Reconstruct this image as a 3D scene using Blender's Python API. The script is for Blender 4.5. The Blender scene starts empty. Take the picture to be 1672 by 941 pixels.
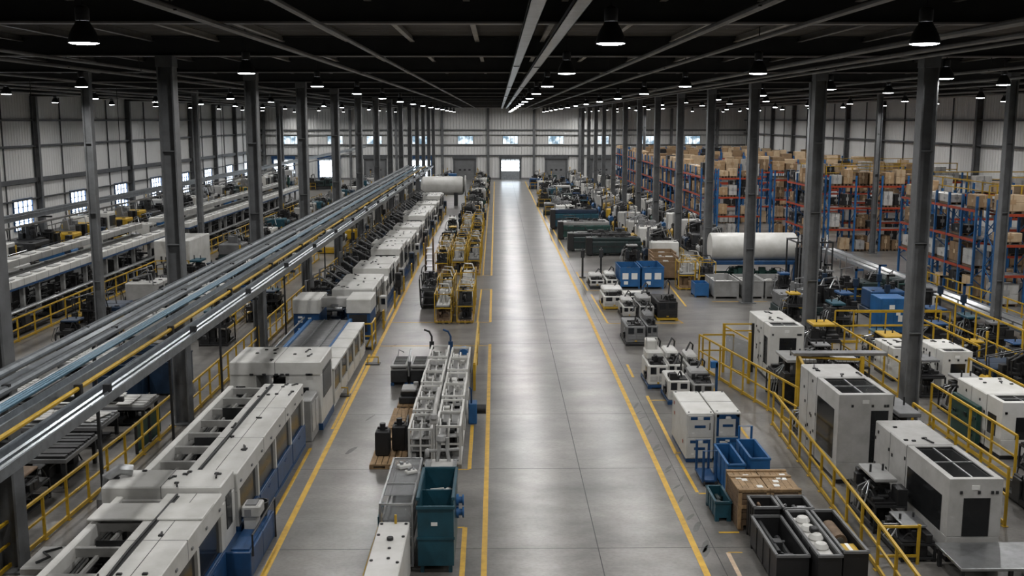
import bpy, math, random
from mathutils import Vector, Matrix
PI = math.pi
scene = bpy.context.scene
col = scene.collection
R0 = random.Random(7)

# ------------------------------------------------------------------ materials
M = {}
def mat(name, c, rough=.5, metal=0.0, var=.25, scale=1.5, spec=.5, alpha=None, bump=0.0):
    m = bpy.data.materials.new(name); m.use_nodes = True
    nt = m.node_tree; N = nt.nodes; L = nt.links
    b = N['Principled BSDF']
    b.inputs['Roughness'].default_value = rough
    b.inputs['Metallic'].default_value = metal
    b.inputs['Specular IOR Level'].default_value = spec
    if var:
        g = N.new('ShaderNodeNewGeometry')
        n1 = N.new('ShaderNodeTexNoise'); n1.inputs['Scale'].default_value = scale
        n1.inputs['Detail'].default_value = 6; n1.inputs['Roughness'].default_value = .65
        L.new(g.outputs['Position'], n1.inputs['Vector'])
        r = N.new('ShaderNodeValToRGB')
        r.color_ramp.elements[0].position = .32; r.color_ramp.elements[1].position = .62
        k = 1 - var
        r.color_ramp.elements[0].color = (c[0]*k, c[1]*k, c[2]*k*.97, 1)
        r.color_ramp.elements[1].color = (c[0], c[1], c[2], 1)
        L.new(n1.outputs['Fac'], r.inputs['Fac'])
        L.new(r.outputs['Color'], b.inputs['Base Color'])
        if bump:
            bp = N.new('ShaderNodeBump'); bp.inputs['Strength'].default_value = bump
            L.new(n1.outputs['Fac'], bp.inputs['Height']); L.new(bp.outputs['Normal'], b.inputs['Normal'])
    else:
        b.inputs['Base Color'].default_value = (*c, 1)
    if alpha is not None:
        b.inputs['Alpha'].default_value = alpha
    M[name] = m
    return m

mat('white', (.60, .595, .57), .42, 0, .2, 1.3)
mat('offwhite', (.46, .455, .44), .45, 0, .25, 1.7)
mat('lightgrey', (.30, .30, .295), .45, 0, .25, 2)
mat('grey', (.16, .162, .165), .5, 0, .3, 2)
mat('steel', (.42, .43, .44), .33, .85, .3, 3)
mat('galv', (.36, .39, .42), .34, .8, .3, 4)
mat('darksteel', (.042, .043, .045), .45, .4, .4, 3)
mat('black', (.014, .014, .015), .45, 0, .3, 3)
mat('rubber', (.018, .018, .018), .75, 0, .2, 3)
mat('mech', (.035, .035, .036), .42, .5, .5, 6)
mat('blue', (.011, .06, .165), .42, 0, .35, 2)
mat('brightblue', (.02, .115, .30), .4, 0, .3, 2)
mat('navy', (.012, .03, .062), .42, 0, .35, 2)
mat('teal', (.010, .065, .095), .42, 0, .35, 2)
mat('green', (.012, .055, .045), .45, 0, .35, 2)
mat('darkgreen', (.012, .028, .028), .5, 0, .4, 2)
mat('cyanblue', (.10, .20, .28), .35, .4, .3, 3)
mat('yellow', (.50, .31, .02), .42, 0, .3, 2.2)
mat('paint', (.62, .37, .03), .55, 0, .3, 3.5)
mat('palepaint', (.62, .46, .32), .6, 0, .3, 3.5)
mat('orange', (.36, .045, .015), .5, 0, .3, 2)
mat('red', (.32, .03, .02), .5, 0, .3, 2)
mat('wood', (.33, .215, .11), .7, 0, .45, 5)
mat('darkwood', (.17, .11, .065), .7, 0, .5, 4)
mat('card', (.38, .25, .135), .75, 0, .25, 2)
mat('cardpale', (.50, .37, .235), .75, 0, .25, 2)
mat('carddark', (.22, .14, .075), .75, 0, .3, 2)
mat('wrap', (.55, .54, .52), .3, 0, .3, 3)
mat('column', (.15, .155, .16), .5, .2, .35, 1.6)
mat('wallsteel', (.10, .105, .11), .55, .2, .3, 1.5)
mat('flange', (.24, .235, .23), .5, .1, .3, 1.5)
mat('roofsteel', (.028, .028, .028), .6, .1, .3, 1.5)
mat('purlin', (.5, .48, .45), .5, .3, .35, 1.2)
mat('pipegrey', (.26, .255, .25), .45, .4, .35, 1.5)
mat('deckmat', (.15, .138, .125), .6, .2, .35, .6)
mat('doorgrey', (.17, .175, .18), .55, 0, .2, 1)
mat('sill', (.45, .45, .44), .5)
mat('shade', (.012, .012, .013), .5, .3, .2, 3)
mat('screen', (.01, .012, .015), .15, 0, 0)
mat('labelwhite', (.75, .75, .73), .6, 0, .1, 5)
mat('mesh', (.10, .10, .10), .5, .5, .2, 3)
mat('skirt', (.2, .2, .2), .6)
mat('scuff', (.095, .092, .088), .4, 0, .4, 9)

def glassmat(name, tint, fac):
    m = bpy.data.materials.new(name); m.use_nodes = True
    nt = m.node_tree; N = nt.nodes; L = nt.links
    b = N['Principled BSDF']; out = N['Material Output']
    b.inputs['Base Color'].default_value = (*tint, 1); b.inputs['Roughness'].default_value = .12
    t = N.new('ShaderNodeBsdfTransparent'); t.inputs['Color'].default_value = (.75, .77, .78, 1)
    mx = N.new('ShaderNodeMixShader'); mx.inputs['Fac'].default_value = fac
    L.new(b.outputs[0], mx.inputs[1]); L.new(t.outputs[0], mx.inputs[2]); L.new(mx.outputs[0], out.inputs['Surface'])
    M[name] = m
glassmat('glass', (.02, .021, .022), .35)
glassmat('clear', (.5, .5, .5), .72)

def emit(name, c, s):
    m = bpy.data.materials.new(name); m.use_nodes = True
    nt = m.node_tree; nt.nodes.remove(nt.nodes['Principled BSDF'])
    e = nt.nodes.new('ShaderNodeEmission'); e.inputs['Color'].default_value = (*c, 1); e.inputs['Strength'].default_value = s
    nt.links.new(e.outputs[0], nt.nodes['Material Output'].inputs['Surface'])
    M[name] = m
LAMP_W = 300.0
emit('lampglow', (.93, .96, 1.0), 40)
M['lampglow'].cycles.emission_sampling = 'NONE'

def daylight_pane():
    # glazing lit by daylight: uneven blue-white shapes of the yard outside
    m = bpy.data.materials.new('daylight_glass'); m.use_nodes = True
    nt = m.node_tree; N = nt.nodes; L = nt.links
    N.remove(N['Principled BSDF'])
    e = N.new('ShaderNodeEmission'); g = N.new('ShaderNodeNewGeometry')
    n = N.new('ShaderNodeTexNoise'); n.inputs['Scale'].default_value = .9; n.inputs['Detail'].default_value = 3
    r = N.new('ShaderNodeValToRGB')
    r.color_ramp.elements[0].position = .40; r.color_ramp.elements[0].color = (.16, .25, .33, 1)
    r.color_ramp.elements[1].position = .56; r.color_ramp.elements[1].color = (.80, .92, 1.0, 1)
    L.new(g.outputs['Position'], n.inputs['Vector']); L.new(n.outputs['Fac'], r.inputs['Fac'])
    L.new(r.outputs['Color'], e.inputs['Color']); e.inputs['Strength'].default_value = 1.5
    L.new(e.outputs[0], N['Material Output'].inputs['Surface'])
    M['day'] = m
daylight_pane()
emit('daybright', (.80, .90, 1.0), 7)

def floor_mat():
    m = bpy.data.materials.new('polished_concrete'); m.use_nodes = True
    nt = m.node_tree; N = nt.nodes; L = nt.links
    b = N['Principled BSDF']; g = N.new('ShaderNodeNewGeometry')
    mp = N.new('ShaderNodeMapping'); mp.inputs['Scale'].default_value = (.7, 1.0, 1)
    L.new(g.outputs['Position'], mp.inputs['Vector'])
    def noise(s, d, ro=.6):
        n = N.new('ShaderNodeTexNoise'); n.inputs['Scale'].default_value = s
        n.inputs['Detail'].default_value = d; n.inputs['Roughness'].default_value = ro
        L.new(mp.outputs[0], n.inputs['Vector']); return n
    a = noise(.45, 5, .6); f = noise(1.7, 7, .68); c = noise(14, 3, .5)
    def ramp(src, p0, p1, c0, c1):
        r = N.new('ShaderNodeValToRGB'); e = r.color_ramp.elements
        e[0].position = p0; e[1].position = p1; e[0].color = (*c0, 1); e[1].color = (*c1, 1)
        L.new(src.outputs['Fac'], r.inputs['Fac']); return r
    def mult(p, q, fac):
        x = N.new('ShaderNodeMix'); x.data_type = 'RGBA'; x.blend_type = 'MULTIPLY'; x.inputs[0].default_value = fac
        L.new(p, x.inputs[6]); L.new(q, x.inputs[7]); return x.outputs[2]
    r1 = ramp(a, .34, .66, (.105, .102, .097), (.245, .236, .222))
    r2 = ramp(f, .34, .62, (.64, .62, .595), (1, .985, .96)); r3 = ramp(c, .36, .56, (.62, .615, .61), (1, 1, 1))
    L.new(mult(mult(r1.outputs[0], r2.outputs[0], .7), r3.outputs[0], .45), b.inputs['Base Color'])
    rr = N.new('ShaderNodeMapRange'); rr.inputs['From Min'].default_value = .3; rr.inputs['From Max'].default_value = .7
    rr.inputs['To Min'].default_value = .255; rr.inputs['To Max'].default_value = .30
    b.inputs['Roughness'].default_value = .275; N.remove(rr)
    b.inputs['Specular IOR Level'].default_value = .6
    M['floor'] = m
floor_mat()

def wall_mat():
    m = bpy.data.materials.new('ribbed_wall_panel'); m.use_nodes = True
    nt = m.node_tree; N = nt.nodes; L = nt.links
    b = N['Principled BSDF']; g = N.new('ShaderNodeNewGeometry')
    sx = N.new('ShaderNodeSeparateXYZ'); L.new(g.outputs['Position'], sx.inputs[0])
    ad = N.new('ShaderNodeMath'); ad.operation = 'ADD'; L.new(sx.outputs[0], ad.inputs[0]); L.new(sx.outputs[1], ad.inputs[1])
    fr = N.new('ShaderNodeMath'); fr.operation = 'PINGPONG'; fr.inputs[1].default_value = .25; L.new(ad.outputs[0], fr.inputs[0])
    mr = N.new('ShaderNodeMapRange'); mr.inputs['From Min'].default_value = .0; mr.inputs['From Max'].default_value = .05
    L.new(fr.outputs[0], mr.inputs['Value'])
    bp = N.new('ShaderNodeBump'); bp.inputs['Strength'].default_value = 1; bp.inputs['Distance'].default_value = .06
    L.new(mr.outputs[0], bp.inputs['Height']); L.new(bp.outputs[0], b.inputs['Normal'])
    n = N.new('ShaderNodeTexNoise'); n.inputs['Scale'].default_value = .5; n.inputs['Detail'].default_value = 5
    L.new(g.outputs['Position'], n.inputs['Vector'])
    r = N.new('ShaderNodeValToRGB'); r.color_ramp.elements[0].color = (.62, .62, .605, 1); r.color_ramp.elements[1].color = (.80, .80, .78, 1)
    L.new(n.outputs['Fac'], r.inputs['Fac']); L.new(r.outputs['Color'], b.inputs['Base Color'])
    b.inputs['Roughness'].default_value = .45
    M['wall'] = m
wall_mat()

# ------------------------------------------------------------------ geometry builder
class B:
    def __init__(s): s.v = []; s.f = []
    def add(s, vs, fs):
        o = len(s.v); s.v += [tuple(v) for v in vs]; s.f += [tuple(i+o for i in f) for f in fs]; return s
    def box(s, x0, x1, y0, y1, z0, z1, c=0):
        if x0 > x1: x0, x1 = x1, x0
        if y0 > y1: y0, y1 = y1, y0
        if z0 > z1: z0, z1 = z1, z0
        if c <= 0:
            return s.add([(x0,y0,z0),(x1,y0,z0),(x1,y1,z0),(x0,y1,z0),(x0,y0,z1),(x1,y0,z1),(x1,y1,z1),(x0,y1,z1)],
                         [(0,3,2,1),(4,5,6,7),(0,1,5,4),(1,2,6,5),(2,3,7,6),(3,0,4,7)])
        c = min(c, (x1-x0)*.45, (y1-y0)*.45, (z1-z0)*.45)
        lo = (x0,y0,z0); hi = (x1,y1,z1); vs = []; idx = {}
        for sx in (0,1):
            for sy in (0,1):
                for sz in (0,1):
                    sg = (sx,sy,sz)
                    for ax in range(3):
                        p = []
                        for k in range(3):
                            e = hi[k] if sg[k] else lo[k]
                            p.append(e if k == ax else e + (-c if sg[k] else c))
                        idx[(sg,ax)] = len(vs); vs.append(p)
        fs = []
        for ax in range(3):
            u, w = [k for k in range(3) if k != ax]
            for e in (0,1):
                q = []
                for a, b_ in ((0,0),(1,0),(1,1),(0,1)):
                    sg = [0,0,0]; sg[ax] = e; sg[u] = a; sg[w] = b_
                    q.append(idx[(tuple(sg),ax)])
                fs.append(q)
            for a in (0,1):
                for b_ in (0,1):
                    s0 = [0,0,0]; s0[u] = a; s0[w] = b_; s1 = list(s0); s1[ax] = 1
                    s0 = tuple(s0); s1 = tuple(s1)
                    fs.append([idx[(s0,u)], idx[(s1,u)], idx[(s1,w)], idx[(s0,w)]])
        for sx in (0,1):
            for sy in (0,1):
                for sz in (0,1):
                    sg = (sx,sy,sz); fs.append([idx[(sg,0)], idx[(sg,1)], idx[(sg,2)]])
        ce = Vector(((x0+x1)/2,(y0+y1)/2,(z0+z1)/2)); out = []
        for f in fs:
            p = [Vector(vs[i]) for i in f]
            n = (p[1]-p[0]).cross(p[2]-p[0])
            out.append(f if n.dot(sum(p, Vector())/len(p)-ce) >= 0 else f[::-1])
        return s.add(vs, out)
    def tube(s, pts, r, n=6, cap=True, r2=None):
        P = [Vector(p) for p in pts]; k = len(P); vs = []; fs = []
        for i in range(k):
            d = (P[min(i+1,k-1)] - P[max(i-1,0)]).normalized()
            up = Vector((0,0,1)) if abs(d.z) < .9 else Vector((1,0,0))
            a = d.cross(up).normalized(); b_ = d.cross(a)
            rr = r if r2 is None else r + (r2-r)*i/(k-1)
            for j in range(n):
                t = 2*PI*(j+.5)/n
                vs.append(P[i] + a*math.cos(t)*rr + b_*math.sin(t)*rr)
        for i in range(k-1):
            for j in range(n):
                j2 = (j+1) % n
                fs.append((i*n+j, i*n+j2, (i+1)*n+j2, (i+1)*n+j))
        if cap: fs += [tuple(range(n))[::-1], tuple(range((k-1)*n, k*n))]
        return s.add(vs, [f[::-1] for f in fs])
    def cyl(s, a, b, r, n=12, r2=None): return s.tube([a, b], r, n, True, r2)
    def bar(s, a, b, w, h=None):
        h = h or w; A = Vector(a); Bv = Vector(b); d = (Bv-A).normalized()
        up = Vector((0,0,1)) if abs(d.z) < .9 else Vector((0,1,0))
        x = d.cross(up).normalized()*w/2; z = x.normalized().cross(d)*h/2
        vs = [A-x-z, A+x-z, A+x+z, A-x+z, Bv-x-z, Bv+x-z, Bv+x+z, Bv-x+z]
        return s.add(vs, [(0,1,2,3),(7,6,5,4),(0,4,5,1),(1,5,6,2),(2,6,7,3),(3,7,4,0)])
    def lathe(s, o, prof, n=16, ax='z'):
        vs = []; fs = []; k = len(prof)
        for r, z in prof:
            for j in range(n):
                t = 2*PI*j/n; p = (r*math.cos(t), r*math.sin(t), z)
                if ax == 'x': p = (p[2], p[0], p[1])
                if ax == 'y': p = (p[1], p[2], p[0])
                vs.append((o[0]+p[0], o[1]+p[1], o[2]+p[2]))
        for i in range(k-1):
            for j in range(n):
                j2 = (j+1) % n
                fs.append((i*n+j, i*n+j2, (i+1)*n+j2, (i+1)*n+j))
        fs += [tuple(range(n))[::-1], tuple(range((k-1)*n, k*n))]
        return s.add(vs, fs)
    def prism(s, poly, a0, a1, ax='x'):
        n = len(poly)
        f3 = {'x': lambda p, a: (a, p[0], p[1]), 'y': lambda p, a: (p[0], a, p[1]), 'z': lambda p, a: (p[0], p[1], a)}[ax]
        vs = [f3(p, a0) for p in poly] + [f3(p, a1) for p in poly]
        fs = [tuple(range(n))[::-1], tuple(range(n, 2*n))] + [(i, (i+1) % n, n+(i+1) % n, n+i) for i in range(n)]
        return s.add(vs, fs)
    def frame(s, x0, x1, y0, y1, z0, z1, t):
        for x in (x0, x1-t):
            for y in (y0, y1-t): s.box(x, x+t, y, y+t, z0, z1)
        for z in (z0, z1-t):
            for y in (y0, y1-t): s.box(x0+t, x1-t, y, y+t, z, z+t)
            for x in (x0, x1-t): s.box(x, x+t, y0+t, y1-t, z, z+t)
        return s
    def tray(s, x0, x1, y0, y1, z0, z1, t=.04):
        # open-topped bin: floor and four walls
        s.box(x0, x1, y0, y1, z0, z0+t); s.box(x0, x0+t, y0, y1, z0+t, z1); s.box(x1-t, x1, y0, y1, z0+t, z1)
        s.box(x0+t, x1-t, y0, y0+t, z0+t, z1); s.box(x0+t, x1-t, y1-t, y1, z0+t, z1)
        return s
    def gub(s, rng, x0, x1, y0, y1, z0, z1, n):
        # dense machine works: plate, blocks, shafts and hoses that touch one another
        lx, ly, lz = x1-x0, y1-y0, z1-z0
        s.box(x0+.03*lx, x1-.03*lx, y0+.03*ly, y1-.03*ly, z0, z0+.12*lz)
        for i in range(n):
            k = rng.random()
            cx = rng.uniform(x0+.1*lx, x1-.1*lx); cy = rng.uniform(y0+.1*ly, y1-.1*ly)
            if k < .55:
                w = min(lx, 1.2)*rng.uniform(.06, .22); d = min(ly, 1.2)*rng.uniform(.06, .22); h = lz*rng.uniform(.25, 1.0)
                s.box(max(x0, cx-w), min(x1, cx+w), max(y0, cy-d), min(y1, cy+d), z0, z0+h, .015)
            elif k < .8:
                h = z0+lz*rng.uniform(.2, .85); r = min(lz, .5)*rng.uniform(.1, .28)
                l = rng.uniform(.1, .4)
                if rng.random() < .5: s.cyl((max(x0, cx-lx*l), cy, h), (min(x1, cx+lx*l), cy, h), r*.6, 8)
                else: s.cyl((cx, max(y0, cy-ly*l), h), (cx, min(y1, cy+ly*l), h), r*.6, 8)
                s.box(cx-.05, cx+.05, cy-.05, cy+.05, z0, h)
            else:
                p = []; q = (cx, cy, z0+.1*lz)
                dx = rng.uniform(-.35, .35)*lx; dy = rng.uniform(-.35, .35)*ly; hh = lz*rng.uniform(.5, 1.0)
                for t in range(6):
                    u = t/5
                    p.append((min(x1, max(x0, q[0]+dx*u)), min(y1, max(y0, q[1]+dy*u)), q[2]+hh*math.sin(PI*u)*.9))
                s.tube(p, .022, 5)
        return s
    def done(s, name, m, parent=None, world=False, smooth=True):
        me = bpy.data.meshes.new(name)
        vs = s.v
        if world and parent is not None:
            l = parent.location; vs = [(v[0]-l.x, v[1]-l.y, v[2]-l.z) for v in vs]
        me.from_pydata(vs, [], s.f); me.update()
        me.materials.append(M[m] if isinstance(m, str) else m)
        if smooth:
            me.polygons.foreach_set('use_smooth', [True]*len(me.polygons))
            me.set_sharp_from_angle(angle=.6)
        o = bpy.data.objects.new(name, me); col.objects.link(o)
        if parent is not None: o.parent = parent
        return o

used = {}
def lab(s, o=None, group=None):
    n = len(s.replace('-', ' ').split())
    if n > 16 or n < 4: print('LABEL LENGTH', n, s)
    if s in used and not (group and used[s] == group): print('LABEL TWICE', s)
    used[s] = group
    return s
def T(name, label, cat, loc=(0,0,0), rz=0, group=None):
    o = bpy.data.objects.new(name, None); col.objects.link(o); o.empty_display_size = .2
    o.location = loc; o.rotation_euler = (0,0,rz); o['label'] = lab(label, None, group); o['category'] = cat
    if group: o['group'] = group
    return o
def tag(o, label, cat, group=None):
    o['label'] = lab(label, None, group); o['category'] = cat
    if group: o['group'] = group
    return o
def struct(o, label=None):
    o['kind'] = 'structure'
    if label: o['label'] = label
    return o
def kids(o): return KID.get(o.name) or [c for c in bpy.data.objects if c.parent is o]
KID = {}
def proto(o):
    KID[o.name] = [c for c in bpy.data.objects if c.parent is o]
    for c in KID[o.name]: KID[c.name] = [d for d in bpy.data.objects if d.parent is c]
    return o
def dup(root, loc, rz=0, label=None, group=None, scale=None):
    r = root.copy(); col.objects.link(r); r.location = loc; r.rotation_euler = (0,0,rz)
    if scale: r.scale = scale
    if label: r['label'] = lab(label, None, group or root.get('group'))
    if group: r['group'] = group
    for ch in KID[root.name]:
        c = ch.copy(); col.objects.link(c); c.parent = r
        for g in KID.get(ch.name, []):
            d = g.copy(); col.objects.link(d); d.parent = c
    return r
ORD = 'first second third fourth fifth sixth seventh eighth ninth tenth eleventh twelfth thirteenth fourteenth fifteenth sixteenth seventeenth eighteenth nineteenth twentieth'.split()
def nth(i):
    if i < 20: return ORD[i]
    t = {2: 'twenty', 3: 'thirty', 4: 'forty'}[(i+1)//10]; u = (i+1) % 10
    return (t[:-1]+'ieth') if u == 0 else t + '-' + ORD[u-1]
# ------------------------------------------------------------------ the hall
XL, XR, YN, YF = -40.0, 42.0, -14.0, 178.0
ZD = 12.62
BAY = 11.43
struct(B().box(XL-.3, XR+.3, YN-.3, YF+.3, -.3, 0).done('floor', 'floor'))
struct(B().box(XL-.3, XL, YN, YF, 0, ZD+.2).done('wall_left', 'wall'))
struct(B().box(XR, XR+.3, YN, YF, 0, ZD+.2).done('wall_right', 'wall'))
struct(B().box(XL-.3, XR+.3, YF, YF+.3, 0, ZD+.2).done('wall_back', 'wall'))
struct(B().box(XL-.3, XR+.3, YN-.3, YN, 0, ZD+.2).done('wall_front', 'wall'))
# corrugated roof deck, ribs running across the hall
b = B(); y = YN; p = []; k = 0
while y < YF:
    p += [(y, ZD), (y+.16, ZD), (y+.2, ZD+.09), (y+.36, ZD+.09)]; y += .40
p += [(YF, ZD), (YF, ZD+.25), (YN, ZD+.25)]
vs = [(XL-.3, q[0], q[1]) for q in p[:-2]] + [(XR+.3, q[0], q[1]) for q in p[:-2]]
n = len(p)-2
b.add(vs, [(i, i+n, i+n+1, i+1) for i in range(n-1)])
struct(b.done('ceiling', 'deckmat', smooth=False))
COLY = [22.4+BAY*i for i in range(-2, 14)]
for y in COLY:                                   # transverse girders on the column lines
    g = B()
    g.box(XL, XR, y-.012, y+.012, 12.0, ZD); g.box(XL, XR, y-.16, y+.16, ZD-.05, ZD-.01)
    g = struct(g.done('beam', 'roofsteel', smooth=False))
    B().box(XL, XR, y-.16, y+.16, 11.98, 12.02).done('flange', 'flange', g, smooth=False)
x = -39.6
while x < 41.5:                                  # lengthwise purlins under the deck
    g = B().box(x-.07, x+.07, YN, YF, 12.44, 12.47); g.box(x-.012, x+.012, YN, YF, 12.46, ZD)
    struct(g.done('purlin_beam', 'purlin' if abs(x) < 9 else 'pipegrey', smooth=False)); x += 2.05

def hcol(x, y, h=12.0, w=.5, m='column', name='column'):
    b = B()
    b.box(x-w/2, x-w/2+.05, y-w/2, y+w/2, 0, h); b.box(x+w/2-.05, x+w/2, y-w/2, y+w/2, 0, h); b.box(x-w/2+.05, x+w/2-.05, y-.03, y+.03, 0, h)
    b.box(x-w*.8, x+w*.8, y-w*.8, y+w*.8, 0, .04)
    for z in (3.0, 6.0, 9.0): b.box(x-w/2+.05, x+w/2-.05, y-w/2+.03, y+w/2-.03, z, z+.03)
    o = struct(b.done(name, m, smooth=False))
    bb = B().box(x-w/2-.02, x+w/2+.02, y-w/2-.02, y+w/2+.02, h-.35, h); bb.done('cap_plate', m, o)
    return o
for y in COLY[1:]:
    hcol(-10.5 if y > 25 else -10.95, y); hcol(13.8, y)
for (x, y) in ((-17.5, 45.3), (-20.6, 72.2), (-21.3, 102.5), (-21.3, 136.8), (16.9, 56.5), (22.0, 45.0), (28.3, 77.9), (28.5, 115.6), (-28, 136.8), (20.5, 147)):
    hcol(x, y, w=.36)
# wall posts, girts and down pipes
for i, y in enumerate(COLY):
    for xw, sg in ((XL, 1), (XR, -1)):
        b = B(); x0 = xw+sg*.02; x1 = xw+sg*.55
        b.box(x0, x1, y-.015, y+.015, 0, 12); b.box(x1-.03*sg, x1, y-.2, y+.2, 0, 12); b.box(x0, x0+.03*sg, y-.2, y+.2, 0, 12)
        struct(b.done('wall_column', 'column', smooth=False))
        b = B().cyl((xw+sg*.12, y+.5, 0), (xw+sg*.12, y+.5, 11.8), .07, 8); b.box(xw, xw+sg*.2, y+.4, y+.6, 6.2, 6.5)
        struct(b.done('down_pipe_trim', 'galv'))
        yy = y+BAY/2
        b = B().box(xw+.02*sg, xw+sg*.12, yy-.04, yy+.04, 0, 12)
        struct(b.done('wall_post_column', 'wallsteel', smooth=False))
def girt(z, h, m='wallsteel'):
    for xw, sg in ((XL, 1), (XR, -1)):
        b = B().box(xw+.02*sg, xw+sg*.32, YN, YF, z, z+.03); b.box(xw+.29*sg, xw+sg*.32, YN, YF, z, z+h)
        struct(b.done('wall_beam', m, smooth=False))
for z, h in ((3.3, .14), (4.7, .42), (7.7, .2), (9.9, .15)): girt(z, h)
for z, h in ((3.95, .22), (5.75, .16), (7.45, .08), (8.2, .22)):
    b = B().box(XL, XR, YF-.30, YF-.02, z, z+.03); b.box(XL, XR, YF-.3, YF-.27, z, z+h)
    struct(b.done('wall_beam', 'wallsteel', smooth=False))
WCX = [-39.4+0, -32.6, -24.9, -17.15, -9.4, -1.65, 6.1, 13.85, 21.6, 29.35, 37.1]
for x in WCX:
    b = B().box(x-.2, x+.2, YF-.55, YF-.52, 0, 12); b.box(x-.015, x+.015, YF-.52, YF-.02, 0, 12); b.box(x-.2, x+.2, YF-.05, YF-.02, 0, 12)
    struct(b.done('wall_column', 'column', smooth=False))
for xa, sg, nm in ((XL, 1, 'left'), (XR, -1, 'right')):
    struct(B().box(xa, xa+.06*sg, YN, YF, 0, .35).done('baseboard_'+nm, 'skirt', smooth=False))
struct(B().box(XL, XR, YF-.06, YF, 0, .3).done('baseboard_back', 'skirt', smooth=False))

# windows
wn = 0
def window(axis, c, w, z0, z1, cols, rows, pane='day', frame='sill', dep=.10):
    global wn
    wn += 1
    def bx(b, a0, a1, d0, d1, q0, q1):
        if axis == 'b': b.box(a0, a1, YF-d1, YF-d0, q0, q1)
        elif axis == 'l': b.box(XL+d0, XL+d1, a0, a1, q0, q1)
        else: b.box(XR-d1, XR-d0, a0, a1, q0, q1)
    b = B(); bx(b, c-w/2, c+w/2, .01, .035, z0, z1)
    o = struct(b.done('window_%d' % wn, pane, smooth=False))
    f = B(); t = .07
    bx(f, c-w/2-t, c+w/2+t, .01, dep, z1, z1+t); bx(f, c-w/2-t, c+w/2+t, .01, dep, z0-t, z0)
    bx(f, c-w/2-t, c-w/2, .01, dep, z0, z1); bx(f, c+w/2, c+w/2+t, .01, dep, z0, z1)
    for i in range(1, cols): bx(f, c-w/2+w*i/cols-.03, c-w/2+w*i/cols+.03, .01, dep-.02, z0, z1)
    for j in range(1, rows): bx(f, c-w/2, c+w/2, .01, dep-.03, z0+(z1-z0)*j/rows-.03, z0+(z1-z0)*j/rows+.03)
    f.done('window_frame', frame, o, smooth=False)
    return o
for x in (-5.5, 2.1, 9.8, 17.5, 25.3, 33.0, -13.2, -20.9, -27.5, -35):
    window('b', x, 2.5, 6.0, 7.3, 4, 1)
for i, y in enumerate((65, 76.5, 88, 99.6, 111, 122.5, 133.6, 144.5, 156, 167)):
    window('l', y, 3.4, .9, 3.4, 4, 4, 'daybright', 'blue', .16)
# doors
dn = 0
def door(x, w, h, kind):
    global dn
    dn += 1
    if kind == 'grey':
        b = B().box(x-w/2, x+w/2, YF-.10, YF-.02, 0, h)
        for k in range(1, 7): b.box(x-w/2, x+w/2, YF-.115, YF-.10, h*k/7-.02, h*k/7+.02)
        o = struct(b.done('door_%d' % dn, 'doorgrey', smooth=False))
        p = B()
        for k in (-.8, 0, .8): p.box(x+k-.2, x+k+.2, YF-.125, YF-.11, 1.5, 1.75)
        p.done('door_window_frame', 'black', o, smooth=False)
    else:
        b = B().box(x-w/2, x+w/2, YF-.10, YF-.02, 0, h*(.40 if kind == 'glazed' else .12))
        o = struct(b.done('door_%d' % dn, 'galv', smooth=False))
        z0 = h*(.40 if kind == 'glazed' else .12)
        g = B().box(x-w/2, x+w/2, YF-.06, YF-.03, z0, h*.93); g.done('door_pane', 'daybright', o, smooth=False)
        f = B()
        for k in range(5): f.box(x-w/2+w*k/4-.04, x-w/2+w*k/4+.04, YF-.11, YF-.06, z0, h)
        for k in range(4): f.box(x-w/2, x+w/2, YF-.11, YF-.06, z0+(h*.93-z0)*k/3-.04, z0+(h*.93-z0)*k/3+.04)
        f.done('door_frame_bars', 'sill', o, smooth=False)
    fr = B().box(x-w/2-.3, x-w/2, YF-.25, YF-.02, 0, h+.05); fr.box(x+w/2, x+w/2+.3, YF-.25, YF-.02, 0, h+.05); fr.box(x-w/2-.35, x+w/2+.35, YF-.4, YF-.02, h, h+.45)
    fr.done('door_frame', 'wallsteel' if kind == 'grey' else 'blue' if kind == 'open' else 'wallsteel', o, smooth=False)
for x, k in ((-5.65, 'grey'), (2.1, 'glazed'), (9.9, 'grey'), (-13.0, 'open'), (-20.8, 'grey'), (-28.6, 'open'), (-36.3, 'open'), (17.6, 'grey'), (25.4, 'grey')):
    door(x, 3.3 if k != 'glazed' else 3.1, 3.5, k)

# floor joints and painted markings
for x in (2.35, -17, 20.5, 31):
    struct(B().box(x-.012, x+.012, YN, YF, 0, .0015).done('floor_line', 'darksteel', smooth=False))
for y in [17.6+5.7*i for i in range(28)]:
    struct(B().box(XL, XR, y-.010, y+.010, 0, .0015).done('floor_line', 'darksteel', smooth=False))
def line(x0, y0, x1, y1, w=.11, m='paint', z=.004):
    a = Vector((x0, y0, 0)); d = (Vector((x1, y1, 0))-a).normalized(); n = Vector((-d.y, d.x, 0))*w/2
    e = Vector((x1, y1, 0))
    b = B().prism([(p.x, p.y) for p in (a-n, e-n, e+n, a+n)], .0005, z, 'z')
    struct(b.done('floor_marking', m, smooth=False))
line(-5.15, 8, -5.55, 75, .15); line(-5.55, 75, -5.8, 116, .15)
line(-.31, 8, -.38, 46, .13); line(-.40, 51.2, -.42, 61.5, .12); line(-.44, 67, -.6, 172, .12)
line(4.62, 8, 4.68, 60, .15); line(4.68, 60, 4.45, 172, .15)
line(-5.5, 45.7, -.38, 45.7, .09); line(-5.45, 51.2, -.4, 51.2, .09); line(-.4, 61.4, -1.4, 61.4, .1, 'paint')
line(-.4, 67.1, -1.6, 67.1, .09)
line(-5.75, 24.6, -5.8, 31, .1); line(-5.45, 33.0, -5.55, 44.0, .1); line(-5.65, 50, -5.75, 62, .1)
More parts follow.
